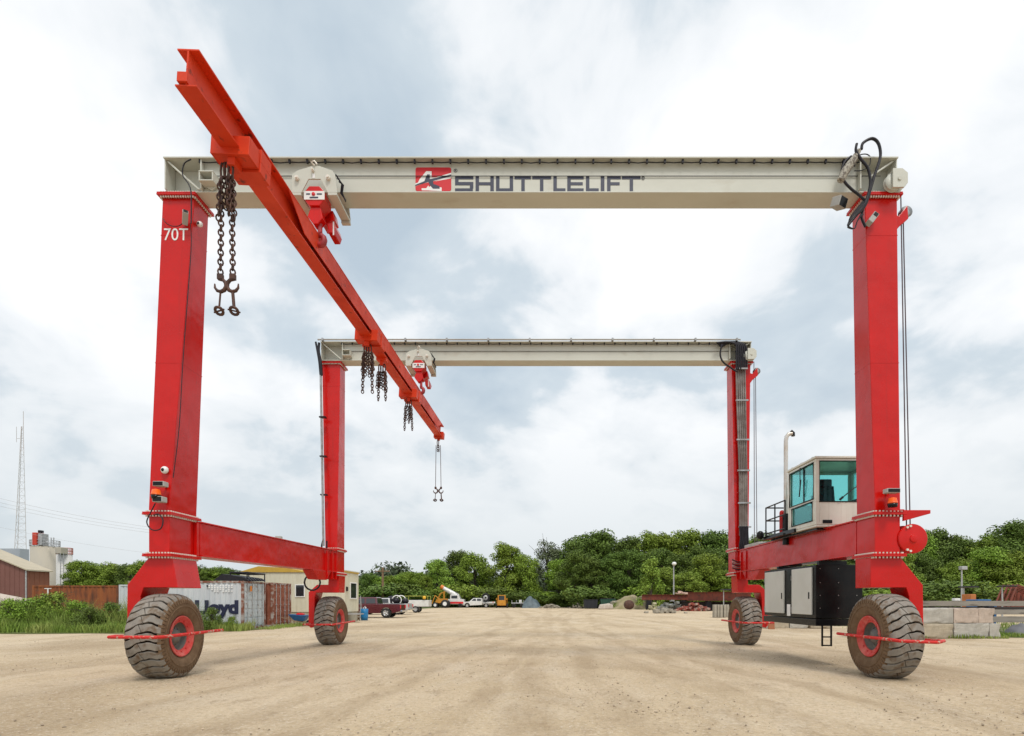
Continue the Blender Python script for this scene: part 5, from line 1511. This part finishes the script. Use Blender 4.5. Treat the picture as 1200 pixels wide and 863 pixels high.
for x, r_ in ((-.7, .55), (1.2, .8)):
    for s_ in (-1, 1):
        wh = MB().lathe([(-.2, .1), (-.2, r_), (.2, r_), (.2, .1)], 22, Matrix.Translation((tx + x, Y - 3 + s_ * .75, r_)), 'y').build('wheel', RUBBER, tt)
        MB().lathe([(-.21, r_ * .5), (-.21, .001)], 16, Matrix.Translation((tx + x, Y - 3 + s_ * .75, r_)), 'y').build('rim', WHITEP, wh)
# white flatbed pickup
pickup('pickup_truck', 'white flatbed pickup facing left between the white boom truck and the orange loader', (PX(578, 112), 112, 0), R(180), WHC, WHC, 1.08, True, 'flat')
sw = empty('spare_reel', (PX(569, 111.6), 112.0, 1.0)); tag(sw, 'dark round reel standing on the bed of the white flatbed pickup', 'reel')
t = MB().tube([(PX(569, 112) + .75 * math.cos(a * .5236), 112, 2.0 + .75 * math.sin(a * .5236)) for a in range(12)], .16, 8, closed=True); t.build('ring', BLACK, sw)
t = MB().lathe([(-.1, .2), (-.1, .5), (.1, .5), (.1, .2)], 16, Matrix.Translation((PX(569, 112), 112, 2.0)), 'y'); t.build('hub', GALV, sw)
# orange skid steer
sx_, sy = PX(588, 108), 108
sk = empty('skid_steer_loader', (sx_, sy, 0)); tag(sk, 'orange yellow compact loader seen from behind in front of the trees', 'loader')
t = MB(); t.box(sx_ - .85, sx_ + .85, sy - .7, sy + 1.2, .45, 1.35); t.box(sx_ - .75, sx_ + .75, sy - .9, sy - .71, .5, 1.5); t.build('body', OR, sk, .05)
t = MB(); t.box(sx_ - .75, sx_ - .55, sy - .6, sy + 1.0, 1.36, 2.35); t.box(sx_ + .55, sx_ + .75, sy - .6, sy + 1.0, 1.36, 2.35); t.box(sx_ - .75, sx_ + .75, sy - .6, sy + 1.0, 2.36, 2.5); ca = t.build('cab', OR, sk, .03)
MB().box(sx_ - .54, sx_ + .54, sy - .3, sy - .25, 1.4, 2.3).build('rear_window', DARKG, ca)
for s_ in (-1, 1):
    t = MB(); t.tube([(sx_ + s_ * .98, sy - .8, 1.7), (sx_ + s_ * .98, sy + .8, 1.8), (sx_ + s_ * .98, sy + 1.6, .5)], .12, 6); t.build('lift_arm', OR, sk)
    for y in (-.1, .9): MB().lathe([(-.14, .1), (-.14, .42), (.14, .42), (.14, .1)], 20, Matrix.Translation((sx_ + s_ * 1.05, sy + y, .42)), 'x').build('wheel', RUBBER, sk)
MB().box(sx_ - 1.0, sx_ + 1.0, sy + 1.6, sy + 1.9, .1, .6).build('bucket', BLACK, sk)
# small flat trailer, tarpaulin, containers, rubble
def lowtrailer(u, Y, w, h, label, m, name='flat_trailer', cat='trailer'):
    x = PX(u, Y); o = empty(name, (x, Y, 0)); tag(o, label, cat)
    MB().box(x - w / 2, x + w / 2, Y - .9, Y + .9, h * .55, h * .68).build('deck', m, o, .02)
    t = MB()
    for q in (-.45, -.1, .25, .45): t.box(x + q * w - .05, x + q * w + .05, Y - .85, Y - .75, h * .68, h)
    t.build('stake', m, o)
    for q in (-.3, .3): MB().lathe([(-.1, .1), (-.1, h * .28), (.1, h * .28), (.1, .1)], 16, Matrix.Translation((x + q * w, Y - .8, h * .28)), 'y').build('wheel', RUBBER, o)
    MB().box(x + w * .1, x + w * .3, Y - .7, Y - .2, h * .69, h * 1.05).build('white_box', WHITEP, o)
lowtrailer(607, 110, 2.6, 1.5, 'low grey flat trailer with stakes right of the orange loader', GALV)
def rubble(name, u, Y, w, h, n, seed, label, m, cat='rubble pile', size=.35):
    rr = random.Random(seed); x0_ = PX(u, Y); t = MB()
    for i in range(n):
        q = rr.gauss(0, .38); q = max(-1, min(1, q)); x = x0_ + q * w / 2; z = h * (1 - abs(q)) * rr.random(); y = Y + rr.uniform(-.8, .8)
        s_ = size * rr.uniform(.5, 1.2)
        M = Matrix.Translation((x, y, z + s_ * .2)) @ Matrix.Rotation(rr.uniform(0, 6), 4, 'Z') @ Matrix.Rotation(rr.uniform(-.5, .5), 4, 'X')
        t.box(-s_, s_, -s_ * .6, s_ * .6, -s_ * .4, s_ * .4, M)
    o = t.build(name, m, loc=(x0_, Y, 0)); tag(o, label, cat, kind='stuff' if False else None)
    return o
CONC = mat('old_concrete', (.36, .33, .27), .9, col2=(.27, .24, .19), scale=2.5, col3=(.18, .16, .12), s3=5, lo3=.6, hi3=.75, bump=.4, bscale=12)
rubble('rubble_pile', 645, 104, 5, .7, 60, 3, 'low pile of pale concrete rubble under the thin grey green tree', CONC, size=.24)
rubble('rubble_pile', 678, 102, 4, 1.1, 30, 4, 'short white rubble heap left of the dark dumpster', CONC, size=.26)
rubble('rubble_pile', 722, 96, 5, 1.5, 60, 5, 'broken concrete heap at the left foot of the gravel mound', CONC)
rubble('scrap_pile', 812, 78, 5.5, 1.1, 90, 6, 'heap of red rusty scrap pieces in front of the long steel beams', mat('red_scrap', (.26, .055, .035), .8, col2=(.40, .30, .25), scale=1.5, lo=.5, hi=.6), 'scrap pile', .3)
rubble('scrap_pile', 788, 84, 6, 1.4, 70, 8, 'grey and dark scrap heap under the left part of the rusty beams', mat('mixed_scrap', (.24, .25, .23), .8, col2=(.09, .085, .07), scale=1.2, lo=.45, hi=.6), 'scrap pile', .35)
rubble('scrap_pile', 767, 86, 3, 1.0, 30, 9, 'small pile of pale and yellowish debris beside the gravel mound', mat('pale_debris', (.50, .46, .28), .8, col2=(.30, .28, .2), scale=2), 'scrap pile', .25)
rubble('rubble_pile', 777, 66, 5, .45, 26, 10, 'low flat pile of pale slabs lying on the open yard before the scrap', CONC, size=.42)
# tarpaulin heap
tx0 = PX(623, 108)
t = MB(); pts = []
nn = 14
vs_ = []; 
for j in range(8):
    for i in range(nn + 1):
        u_ = i / nn * 2 - 1; v_ = j / 7 * 2 - 1
        z = (2.0 - .5 * u_) * max(0, (1 - abs(u_) ** 2.4)) ** .9 * (1 - abs(v_) ** 2) ** .6 * (1 + .35 * mno.noise(Vector((u_ * 1.7, v_ * 1.5, 2))) + .10 * mno.noise(Vector((u_ * 7, v_ * 5, 2))))
        vs_.append((tx0 + u_ * 1.9, 108 + v_ * 1.5, max(0, z)))
t.add(vs_, [(j * (nn + 1) + i, j * (nn + 1) + i + 1, (j + 1) * (nn + 1) + i + 1, (j + 1) * (nn + 1) + i) for j in range(7) for i in range(nn)], True)
o = t.build('tarpaulin', mat('blue_grey_tarpaulin', (.11, .15, .17), .6, col2=(.06, .085, .10), scale=1.5)); tag(o, 'blue grey tarpaulin draped over a heap at the foot of the trees near the middle', 'tarpaulin')
# dumpsters
def dumpster(u, Y, w, h, d_, m, label, lidm=BLACK):
    x = PX(u, Y); o = empty('dumpster', (x, Y, 0)); tag(o, label, 'dumpster')
    b_ = [(x - w * .46, Y - d_ / 2, .12), (x + w * .46, Y - d_ / 2, .12), (x + w * .46, Y + d_ / 2, .12), (x - w * .46, Y + d_ / 2, .12)]
    c_ = [(x - w * .5, Y - d_ / 2, h), (x + w * .5, Y - d_ / 2, h), (x + w * .5, Y + d_ / 2, h), (x - w * .5, Y + d_ / 2, h)]
    MB().hexa(b_, c_).build('body', m, o, .03)
    t = MB(); t.box(x - w * .52, x + w * .52, Y - d_ / 2 - .05, Y + d_ / 2, h + .01, h + .10); t.build('lid', lidm, o, .02)
    t = MB()
    for q in (-.3, 0, .3): t.box(x + q * w - .05, x + q * w + .05, Y - d_ / 2 - .06, Y - d_ / 2 + .02, .3, h - .1)
    t.build('rib', m, o)
    return o
DBL = mat('dark_navy_steel', (.012, .014, .02), .6)
DGR = mat('dark_green_steel', (.015, .07, .045), .6)
dumpster(692, 98, 2.4, 1.55, 1.8, DBL, 'near black dumpster, leftmost of those before the dark woods')
dumpster(709, 98, 1.7, 1.7, 1.6, DGR, 'dark green dumpster beside the near black one')
dumpster(715.5, 101, 1.6, 1.75, 1.6, DGR, 'second dark green dumpster, standing farther back toward the mound')
o = MB().prism([(PX(701, 92), .05), (PX(718, 92), .05), (PX(718, 92), .75), (PX(712, 92), .95), (PX(703, 92), .8)], 91.5, 92.6).build('white_bag', mat('white_sack', (.55, .50, .44), .8, col2=(.45, .38, .32), scale=2), loc=(PX(709, 92), 92, 0), bevel=.12); tag(o, 'large dirty white sack lying before the green dumpsters', 'sack')
# rusty tank
tkx = PX(737, 90)
o = MB().lathe([(-.7, .001), (-.7, .75), (.7, .75), (.7, .001)], 24, Matrix.Translation((tkx, 90, .78)), 'y').build('rusty_pipe_section', mat('dark_rust', (.07, .035, .028), .8, col2=(.12, .06, .04), scale=3), loc=(tkx, 90, 0)); tag(o, 'dark rusty round pipe section standing before the gravel mound', 'pipe')
# gravel mound
vs_ = []; nn = 24
for j in range(nn + 1):
    for i in range(nn + 1):
        u_ = i / nn * 2 - 1; v_ = j / nn * 2 - 1
        z = 2.3 * max(0, 1 - u_ * u_) ** .8 * max(0, 1 - v_ * v_) ** .7 * (1 + .3 * mno.noise(Vector((u_ * 3, v_ * 3, 4)))) - .03
        vs_.append((16.3 + u_ * 3.9, 97 + v_ * 3.5, z))
o = MB().add(vs_, [(j * (nn + 1) + i, j * (nn + 1) + i + 1, (j + 1) * (nn + 1) + i + 1, (j + 1) * (nn + 1) + i) for j in range(nn) for i in range(nn)], True).build('gravel_mound', mat('mound_earth', (.34, .28, .19), .95, col2=(.22, .20, .09), scale=.5, bump=.8, bscale=3)); tag(o, kind='structure')
# long rusty beams on stands
RB = mat('rusty_red_steel', (.20, .045, .025), .75, col2=(.13, .035, .02), scale=.8, col3=(.07, .03, .02), s3=3)
def ibeam(p, q, h, w, m, label, cat='steel beam', group=None, t_=.03):
    p, q = Vector(p), Vector(q); L_ = (q - p).length; o = empty('steel_beam', (p + q) / 2, (0, 0, math.atan2(q.y - p.y, q.x - p.x))); tag(o, label, cat, group)
    t = MB(); t.box(-L_ / 2, L_ / 2, -w / 2, w / 2, h / 2 - t_, h / 2); t.box(-L_ / 2, L_ / 2, -w / 2, w / 2, -h / 2, -h / 2 + t_); t.box(-L_ / 2 + .01, L_ / 2 - .01, -t_ / 3, t_ / 3, -h / 2 + t_ + .001, h / 2 - t_ - .001)
    t.build('web_and_flanges', m, o, local=True); return o
ibeam((PX(752, 88), 88, 1.98), (PX(812, 86), 86, 1.98), .85, .5, RB, 'left and thinner length of long rusty red steel beam at the foot of the woods')
ibeam((PX(806, 82), 82, 2.05), (PX(880, 74), 74, 2.1), 1.25, .6, RB, 'right and deeper length of rusty red steel beam ending behind the rear right wheel')
ibeam((PX(790, 84), 84.8, .95), (PX(880, 76), 76.8, .95), .7, .5, mat('black_rust_steel', (.03, .022, .02), .8), 'dark steel beam lying under the rusty red ones')
for i, (u, Y) in enumerate(((760, 87.7), (800, 86.4), (830, 79.6), (862, 76.2))):
    o = MB().prism([(PX(u, Y) - .5, 0), (PX(u, Y) + .5, 0), (PX(u, Y) + .3, 1.5 if i < 2 else 1.40), (PX(u, Y) - .3, 1.5 if i < 2 else 1.40)], Y - .4, Y + .4).build('beam_stand', BLACK, loc=(PX(u, Y), Y, 0)); tag(o, ['stand at the far left end of the thin rusty beam', 'stand under the middle of the thin rusty beam', 'stand near the left end of the deep rusty beam', 'stand just left of the rear right crane leg'][i], 'stand')
o = rubble('debris', 796, 85, 2.4, .5, 16, 12, 'pale bags and offcuts lying on top of the long rusty beam', mat('pale_pink_debris', (.60, .42, .34), .8), 'debris', .25)
for v in o.data.vertices: v.co.z += 2.42
# short posts of pale concrete
for i, (u, Y) in enumerate(((837.5, 50), (841, 50.1), (844.5, 50), (848.5, 50.2), (852, 51))):
    x = PX(u, Y); o = MB().hexa([(x - .12, Y - .3, 0), (x + .12, Y - .3, 0), (x + .12, Y + .3, 0), (x - .12, Y + .3, 0)], [(x - .11, Y - .28, 1.15), (x + .11, Y - .28, 1.15), (x + .11, Y + .28, 1.15), (x - .11, Y + .28, 1.15)]).build('concrete_slab', CONC, loc=(x, Y, 0), bevel=.03)
    tag(o, 'upright pale concrete slab in the row left of the rear right wheel', 'concrete slab', 'upright slabs left of the rear right wheel')
# lamps
def lamp(u, vtop, Y, label, r=.09, head='ball', arm=0):
    x = PX(u, Y); z = PZ(vtop, Y); o = empty('lamp_post', (x, Y, 0)); tag(o, label, 'lamp post')
    MB().tube([(x, Y, 0), (x, Y, z)], [r, r * .7], 8).build('pole', GALV, o)
    if head == 'ball': MB().ball((x, Y - .3, z), .38, 12, 8, (1, 1.2, .8)).build('lamp_head', WHITEP, o)
    elif head == 'cobra': MB().box(x - .2, x + .55, Y - .3, Y + .3, z - .1, z + .35).build('lamp_head', GALV, o, .05)
    else: MB().box(x - .2, x + .95, Y - .4, Y + .4, z, z + .12).build('lamp_head', BLACK, o, .03)
lamp(789.5, 661, 90, 'tall lamp post with a white head before the light green trees', .14)
lamp(1127, 667, 72, 'taller lamp post with pale head right of the front right leg', .12, 'cobra')
lamp(1129.5, 689, 46, 'short post with flat dark lamp head just right of the taller pale lamp', .07, 'flat')
lamp(1174.5, 688, 46, 'short post with flat dark lamp head, nearer the right edge of the picture', .07, 'flat')
lamp(848, 692, 58, 'thin bare steel post beside the upright concrete slabs', .06, 'flat')
# ================================================================ block wall and timber beams at the right
BLOCK = [mat('block_concrete_%s' % n_, c_, .9, col2=tuple(k * .72 for k in c_), scale=1.8, col3=tuple(k * .5 for k in c_), s3=6, lo3=.58, hi3=.78, bump=.5, bscale=14) for n_, c_ in (('grey', (.46, .44, .39)), ('tan', (.46, .40, .30)), ('pink', (.50, .41, .34)))]
def block(x0, x1, y, z0, z1, m, label, group='concrete blocks of the low wall', d_=.6):
    rr = random.Random(int(x0 * 31 + z0 * 7))
    j = lambda: rr.uniform(-.02, .02)
    x = (x0 + x1) / 2
    o = MB().hexa([(x0 + j(), y + j(), z0), (x1 + j(), y + j(), z0), (x1 + j(), y + d_, z0), (x0 + j(), y + d_, z0)], [(x0 + j(), y + j(), z1 + j() * .8), (x1 + j(), y + j(), z1 + j() * .8), (x1 + j(), y + d_, z1 + j() * .8), (x0 + j(), y + d_, z1 + j() * .8)]).build('concrete_block', m, loc=(x, y, z0))
    import bmesh
    bm = bmesh.new(); bm.from_mesh(o.data)
    bmesh.ops.bevel(bm, geom=bm.edges[:], offset=.028, segments=2, affect='EDGES', profile=.6)
    bmesh.ops.subdivide_edges(bm, edges=[e_ for e_ in bm.edges if e_.calc_length() > .15], cuts=9, use_grid_fill=True)
    for v_ in bm.verts:
        q_ = v_.co + Vector((x, y, z0)); k_ = mno.noise(q_ * 3.1) * .016 + mno.noise(q_ * 9) * .009
        c_ = Vector((x, y + d_ / 2, (z1 - z0) / 2)); dd_ = Vector((v_.co.x / max(.1, (x1 - x0) / 2), (v_.co.y - d_ / 2) / (d_ / 2), (v_.co.z - (z1 - z0) / 2) / ((z1 - z0) / 2)))
        edge_ = sorted((abs(dd_.x), abs(dd_.y), abs(dd_.z)))[1]
        if edge_ > .86: k_ -= max(0, mno.noise(q_ * 4.5 + Vector((7, 7, 7)))) * .07
        v_.co += dd_.normalized() * k_
    bm.to_mesh(o.data); bm.free()
    tag(o, label, 'concrete block', group)
Yb = 23.0
edges_t = [1010, 1062, 1117.5, 1147, 1166]
labs_t = ['upper concrete block mostly hidden behind the front right tyre', 'upper grey white block right beside the front right fork', 'wide pinkish upper block in the middle of the low wall', 'short upper block with reddish stains at the right end of the wall']
labs_b = ['lower concrete block mostly hidden behind the front right tyre', 'lower tan block with weeds beside the front right fork', 'wide grey lower block in the middle of the low wall', 'lower right end block of the low wall, narrower and grey']
for i in range(4):
    block(PX(edges_t[i], Yb) + .012, PX(edges_t[i + 1], Yb) - .012, Yb, .625, 1.24, [BLOCK[0], BLOCK[0], BLOCK[2], BLOCK[2]][i], labs_t[i])
edges_b = [1005, 1060, 1117, 1158, 1172]
for i in range(4):
    block(PX(edges_b[i], Yb) + .012, PX(edges_b[i + 1], Yb) - .012, Yb - .05, 0, .61, [BLOCK[1], BLOCK[1], BLOCK[0], BLOCK[0]][i], labs_b[i])
for i, (u0, u1) in enumerate(((894, 904), (905, 925), (926, 948), (950, 975))):
    block(PX(u0, 31), PX(u1, 31) - .02, 31, 0, .75, BLOCK[i % 2], ['low concrete block seen just right of the rear right wheel', 'concrete block under the middle of the engine box', 'concrete block under the front part of the engine box', 'concrete block hidden behind the engine box ladder'][i], 'concrete blocks behind the engine box')
o = MB().hexa([(PX(901, 30), 30, 0), (PX(908, 30), 30, 0), (PX(908, 30), 30.1, 0), (PX(901, 30), 30.1, 0)], [(PX(903, 30), 30.4, .85), (PX(911, 30), 30.4, .85), (PX(911, 30), 30.5, .85), (PX(903, 30), 30.5, .85)]).build('rusty_plate', mat('rust_plate', (.28, .10, .04), .8), loc=(PX(905, 30), 30, 0)); tag(o, 'rusty brown plate leaning on the low blocks under the engine box', 'metal plate')
TIM = mat('grey_weathered_beam', (.30, .27, .23), .85, col2=(.22, .195, .165), scale=1.5, stretch=(.3, 3, 3), col3=(.14, .12, .10), s3=4)
def tbeam(x0, x1, y, z, h, w, label, m=TIM):
    o = MB().box(x0, x1, y, y + w, z, z + h).build('long_beam', m, loc=((x0 + x1) / 2, y, z), bevel=.012); tag(o, label, 'beam')
tbeam(15.9, 29, 25.8, 1.30, .24, .3, 'long grey weathered beam lying level above the block wall, topmost at the right')
tbeam(20.2, 29, 25.6, .92, .22, .3, 'grey beam second from the top at the right edge')
tbeam(20.4, 29, 25.4, .56, .26, .34, 'lowest of the long grey beams at the right edge')
tbeam(16.2, 24, 27.0, 1.05, .2, .3, 'dark beam behind the block wall under the topmost grey beam', mat('dark_beam', (.06, .05, .045), .9))
for i, x in enumerate((16.5, 20.8, 24.6, 28.2)):
    for j, (z, h) in enumerate(((0, .555), (.825, .09), (1.145, .15))):
        if j == 0 or x > 20:
            o = MB().box(x, x + .25, 25.62, 26.0, z, z + h).build('beam_block', BLACK, loc=(x, 25.8, z)); tag(o, 'dark spacer block between the long grey beams', 'spacer block', 'spacers between the long beams')
    o = MB().box(x + .05, x + .2, 26.15, 26.35, 0, 1.30).build('beam_prop', BLACK, loc=(x, 26.2, 0)); tag(o, 'dark upright prop behind the long grey beams', 'prop', 'props behind the long beams')
for i, (x, w, m, lab) in enumerate(((17.25, .35, BLOCK[2], 'pale lump on the long beam next to the front right leg'), (19.4, .28, WHITEP, 'white box standing on the long beam at the foot of the short lamp'), (26.0, .5, BLOCK[1], 'tan piece of wood on the long beam near the right edge'))):
    o = MB().box(x, x + w, 25.85, 26.05, 1.543, 1.543 + [.14, .12, .12][i]).build('offcut', m, loc=(x, 25.9, 1.54), bevel=.02); tag(o, lab, 'offcut')
def bin_(u, Y, w, h, m, lab, name='plastic_bin', cat='bin'):
    x = PX(u, Y); o = MB().hexa([(x - w * .42, Y, 0), (x + w * .42, Y, 0), (x + w * .42, Y + 1, 0), (x - w * .42, Y + 1, 0)], [(x - w * .5, Y, h), (x + w * .5, Y, h), (x + w * .5, Y + 1, h), (x - w * .5, Y + 1, h)]).build(name, m, loc=(x, Y, 0), bevel=.05); tag(o, lab, cat)
bin_(1154, 34, .85, 1.62, BLUE, 'blue bin behind the long beams, topped above them')
bin_(1163, 31, .55, 1.3, BLUE, 'smaller blue bin between the two upper grey beams')
bin_(1141, 45, .45, 2.05, mat('orange_rust_box', (.45, .16, .05), .8), 'orange rusty upright box behind the beams', 'rusty_box', 'box')
# rusty trusses
tr_ = empty('rusty_truss', (PX(1190, 50), 50, 0)); tag(tr_, 'brown rusty steel truss frames stacked at the right edge behind the beams', 'truss')
xr0 = PX(1176, 50)
for i in range(4):
    y = 49.5 + i * .5; t = MB()
    t.tube([(xr0, y, .9), (xr0 + .8, y, 2.9), (xr0 + 4.5, y, 1.6)], .10, 6); t.tube([(xr0 + .2, y, 1.0), (xr0 + 4.5, y, 1.0)], .1, 6)
    for k in range(4): t.tube([(xr0 + .8 + k * .9, y, 2.8 - k * .3), (xr0 + .4 + k * 1.0, y, 1.0)], .06, 5)
    t.build('truss_frame', RB, tr_)
MB().box(PX(1193, 52), PX(1215, 52), 52, 53, .6, 2.3).build('rusty_box', RB, tr_)
# grey tarp lump
vs_ = []
for j in range(9):
    for i in range(13):
        u_ = i / 12 * 2 - 1; v_ = j / 8 * 2 - 1
        z = .52 * max(0, 1 - u_ * u_) ** .6 * max(0, 1 - v_ * v_) ** .6 * (1 + .35 * mno.noise(Vector((u_ * 3, v_ * 3, 8))))
        vs_.append((PX(1198, 24.6) + u_ * .65, 24.6 + v_ * .5, z))
o = MB().add(vs_, [(j * 13 + i, j * 13 + i + 1, (j + 1) * 13 + i + 1, (j + 1) * 13 + i) for j in range(8) for i in range(12)], True).build('grey_tarpaulin', mat('grey_tarp', (.14, .14, .15), .7)); tag(o, 'small dark grey tarpaulin lump on the grass at the right edge', 'tarpaulin')

# ================================================================ buildings at the left
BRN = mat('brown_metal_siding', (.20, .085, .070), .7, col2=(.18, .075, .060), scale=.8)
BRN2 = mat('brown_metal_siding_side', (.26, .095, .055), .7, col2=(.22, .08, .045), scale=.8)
ROOFM = mat('tan_metal_roof', (.47, .41, .30), .6, col2=(.42, .37, .27), scale=1)
Y0 = 70
bd = empty('metal_building', (-65, 71, 0)); tag(bd, 'brown metal clad building with tan roof at the far left', 'building')
YE = 73.3; xc_ = PX(31, Y0); zc_ = PZ(669, Y0)
xl = xc_ - 11; zl = zc_ + 4.4
# front wall faces the camera, corner at xc; side wall recedes
xb2 = PX(58, 56); 
t = MB()
t.prism([(xl - 11, 0), (xc_, 0), (xc_, zc_), (xl, zl + .25), (xl - 11, zc_)], Y0, Y0 + .2)
n = 36
for i in range(n):
    x = xc_ - 22 * (i + .5) / n; zt_ = zc_ + (zl + .25 - zc_) * (1 - abs(x - xl) / 11) - .05; t.box(x - .04, x + .04, Y0 - .03, Y0 - .001, 0, zt_)
t.build('front_wall', BRN, bd)
t = MB(); t.hexa([(xc_ - .2, Y0 + .201, 0), (xc_, Y0 + .201, 0), (xc_ - .0, YE, 0), (xc_ - .2, YE, 0)], [(xc_ - .2, Y0 + .201, zc_), (xc_, Y0 + .201, zc_), (xc_, YE, zc_), (xc_ - .2, YE, zc_)])
for i in range(5): y = Y0 + .5 + i * .68; t.box(xc_ + .001, xc_ + .03, y - .04, y + .04, 0, zc_ - .03)
t.build('side_wall', BRN2, bd)
t = MB(); t.hexa([(xl, Y0 - .3, zl + .26), (xc_ + .3, Y0 - .3, zc_ + .0), (xc_ + .3, YE + .2, zc_ + .0), (xl, YE + .2, zl + .26)], [(xl, Y0 - .3, zl + .40), (xc_ + .3, Y0 - .3, zc_ + .14), (xc_ + .3, YE + .2, zc_ + .14), (xl, YE + .2, zl + .40)])
t.hexa([(xl - 11.3, Y0 - .3, zc_), (xl - .001, Y0 - .3, zl + .26), (xl - .001, YE + .2, zl + .26), (xl - 11.3, YE + .2, zc_)], [(xl - 11.3, Y0 - .3, zc_ + .14), (xl - .001, Y0 - .3, zl + .40), (xl - .001, YE + .2, zl + .40), (xl - 11.3, YE + .2, zc_ + .14)])
t.build('roof', ROOFM, bd)
MB().box(xc_ - .12, xc_ + .06, Y0 - .06, Y0 - .032, 0, zc_).build('corner_trim', GALV, bd)
t = MB(); t.box(PX(-60, 80), PX(23, 80), 80, 81.5, 0, PZ(643, 80)); o = t.build('metal_hall', mat('pale_grey_hall', (.42, .46, .50), .7, col2=(.38, .42, .46), scale=.5), loc=(PX(0, 80), 80, 0)); tag(o, 'pale blue grey hall rising behind the brown building', 'hall')
# low white roofed shed and concrete base in front
sh = empty('low_shed', (PX(0, 40), 41, 0)); tag(sh, 'low shed with tan sloping roof before the brown building at the left edge', 'shed')
xs1 = PX(28, 40)
MB().box(xs1 - 9, xs1 - .3, 39.4, 42.5, 0, 1.15).build('wall', mat('white_panel', (.62, .62, .60), .7, col2=(.45, .44, .40), scale=2), sh)
MB().prism([(xs1 - 9, 1.95 + .9), (xs1 - .1, 1.16), (xs1 - .1, 1.26), (xs1 - 9, 2.05 + .9)], 39.0, 42.8).build('roof', mat('pale_tan_roof', (.52, .44, .36), .7), sh)
# silos
SIL1 = mat('silo_grey', (.44, .40, .32), .7, col2=(.41, .38, .32), scale=.6, stretch=(1, 1, .3))
def silo(u0, u1, vt, Y, label, m, cap=True):
    x0_, x1_ = PX(u0, Y), PX(u1, Y); xc = (x0_ + x1_) / 2; r = (x1_ - x0_) / 2; z = PZ(vt, Y)
    o = empty('silo', (xc, Y, 0)); tag(o, label, 'silo')
    MB().lathe([(0, r), (z, r), (z + .001, r * .5), (z + .25, .001)], 40, Matrix.Translation((xc, Y, 0)), 'z').build('shell', m, o)
    t = MB()
    for zz_ in (z + .1, z + .55, z + 1.0): t.tube([(xc + r * 1.03 * math.cos(a * .3142), Y + r * 1.03 * math.sin(a * .3142), zz_) for a in range(20)], .045, 5, closed=True)
    for a in range(20): t.tube([(xc + r * 1.03 * math.cos(a * .3142), Y + r * 1.03 * math.sin(a * .3142), z), (xc + r * 1.03 * math.cos(a * .3142), Y + r * 1.03 * math.sin(a * .3142), z + 1.0)], .04, 5)
    t.build('railing', GALV if cap else mat('red_rail', (.5, .22, .18), .7), o)
    return o, xc, r, z
o1, xc, r, z = silo(39.5, 66, 641, 92, 'larger beige silo with a red filter unit on top', SIL1)
MB().box(PX(44, 91), PX(49, 91), 90, 91.5, z + .1, PZ(625, 91)).build('filter_unit', mat('red_unit', (.55, .05, .025), .6), o1, .05)
MB().box(PX(49.3, 91), PX(54, 91), 90.2, 91.5, z + .1, PZ(626, 91)).build('filter_unit', GALV, o1, .05)
MB().box(PX(48, 91), PX(51, 91), 90.4, 91.1, PZ(624.9, 91), PZ(622, 91)).build('vent', BLACK, o1, .05)
t = MB()
for u in (56, 60, 63): t.tube([(PX(u, 90), 90, z), (PX(u, 90), 90, z + 1.3)], .08, 6)
t.tube([(PX(54, 90), 90, z + .7), (PX(66, 89), 89, z - .3), (PX(72, 88), 88, z - 2)], .10, 6); t.build('pipework', GALV, o1)
o2, xc, r, z = silo(68, 83, 650, 88, 'smaller white silo with red rails beside the larger beige silo', mat('silo_white', (.60, .60, .58), .6, col2=(.54, .53, .50), scale=.7), False)
MB().box(PX(69.5, 87), PX(76.5, 87), 86.2, 87.5, z, PZ(642, 87)).build('top_unit', SIL1, o2, .05)
t = MB(); xl_ = PX(71.5, 85.4)
for s_ in (-.25, .25): t.tube([(xl_ + s_, 85.6, 0), (xl_ + s_, 85.6, z)], .05, 5)
for k in range(18): t.box(xl_ - .22, xl_ + .22, 85.58, 85.62, .5 + k * .42, .54 + k * .42)
t.build('ladder', GALV, o2)
# radio mast
mx_, my = PX(21.5, 150), 150
ms_ = empty('radio_mast', (mx_, my, 0)); tag(ms_, 'tall thin lattice radio mast rising at the left edge of the sky', 'radio mast')
PAL = mat('pale_mast_steel', (.52, .52, .52), .6, col2=(.56, .50, .48), scale=.2)
Ht = PZ(482, 150); xoff = PX(27.5, 150) - mx_
t = MB()
def leg_at(k, z):
    f = 1 - z / (Ht * .96); wv = .16 + 1.75 * max(0, f); a = k * 2.0944 + .5
    cx_ = xoff * .8 * (z / Ht); return Vector((mx_ + cx_ + wv * math.cos(a), my + wv * math.sin(a), z))
nb = 26
for k in range(3):
    t.tube([leg_at(k, 0), leg_at(k, Ht * .45), leg_at(k, Ht * .92)], .065, 5)
for i in range(nb):
    z0_, z1_ = Ht * .92 * i / nb, Ht * .92 * (i + 1) / nb
    for k in range(3):
        t.tube([leg_at(k, z0_), leg_at((k + 1) % 3, z1_)], .026, 4); t.tube([leg_at(k, z1_), leg_at((k + 1) % 3, z1_)], .026, 4)
t.build('lattice', PAL, ms_)
tp = leg_at(0, Ht * .9)
t = MB(); t.tube([tp, (tp.x, tp.y, Ht)], .07, 6); sa = leg_at(0, Ht * .86); t.tube([sa, sa + Vector((-1.9, 0, 0))], .05, 5); t.tube([sa + Vector((-1.9, 0, -1)), sa + Vector((-1.9, 0, 3.2))], .06, 5)
t.build('antenna', PAL, ms_)
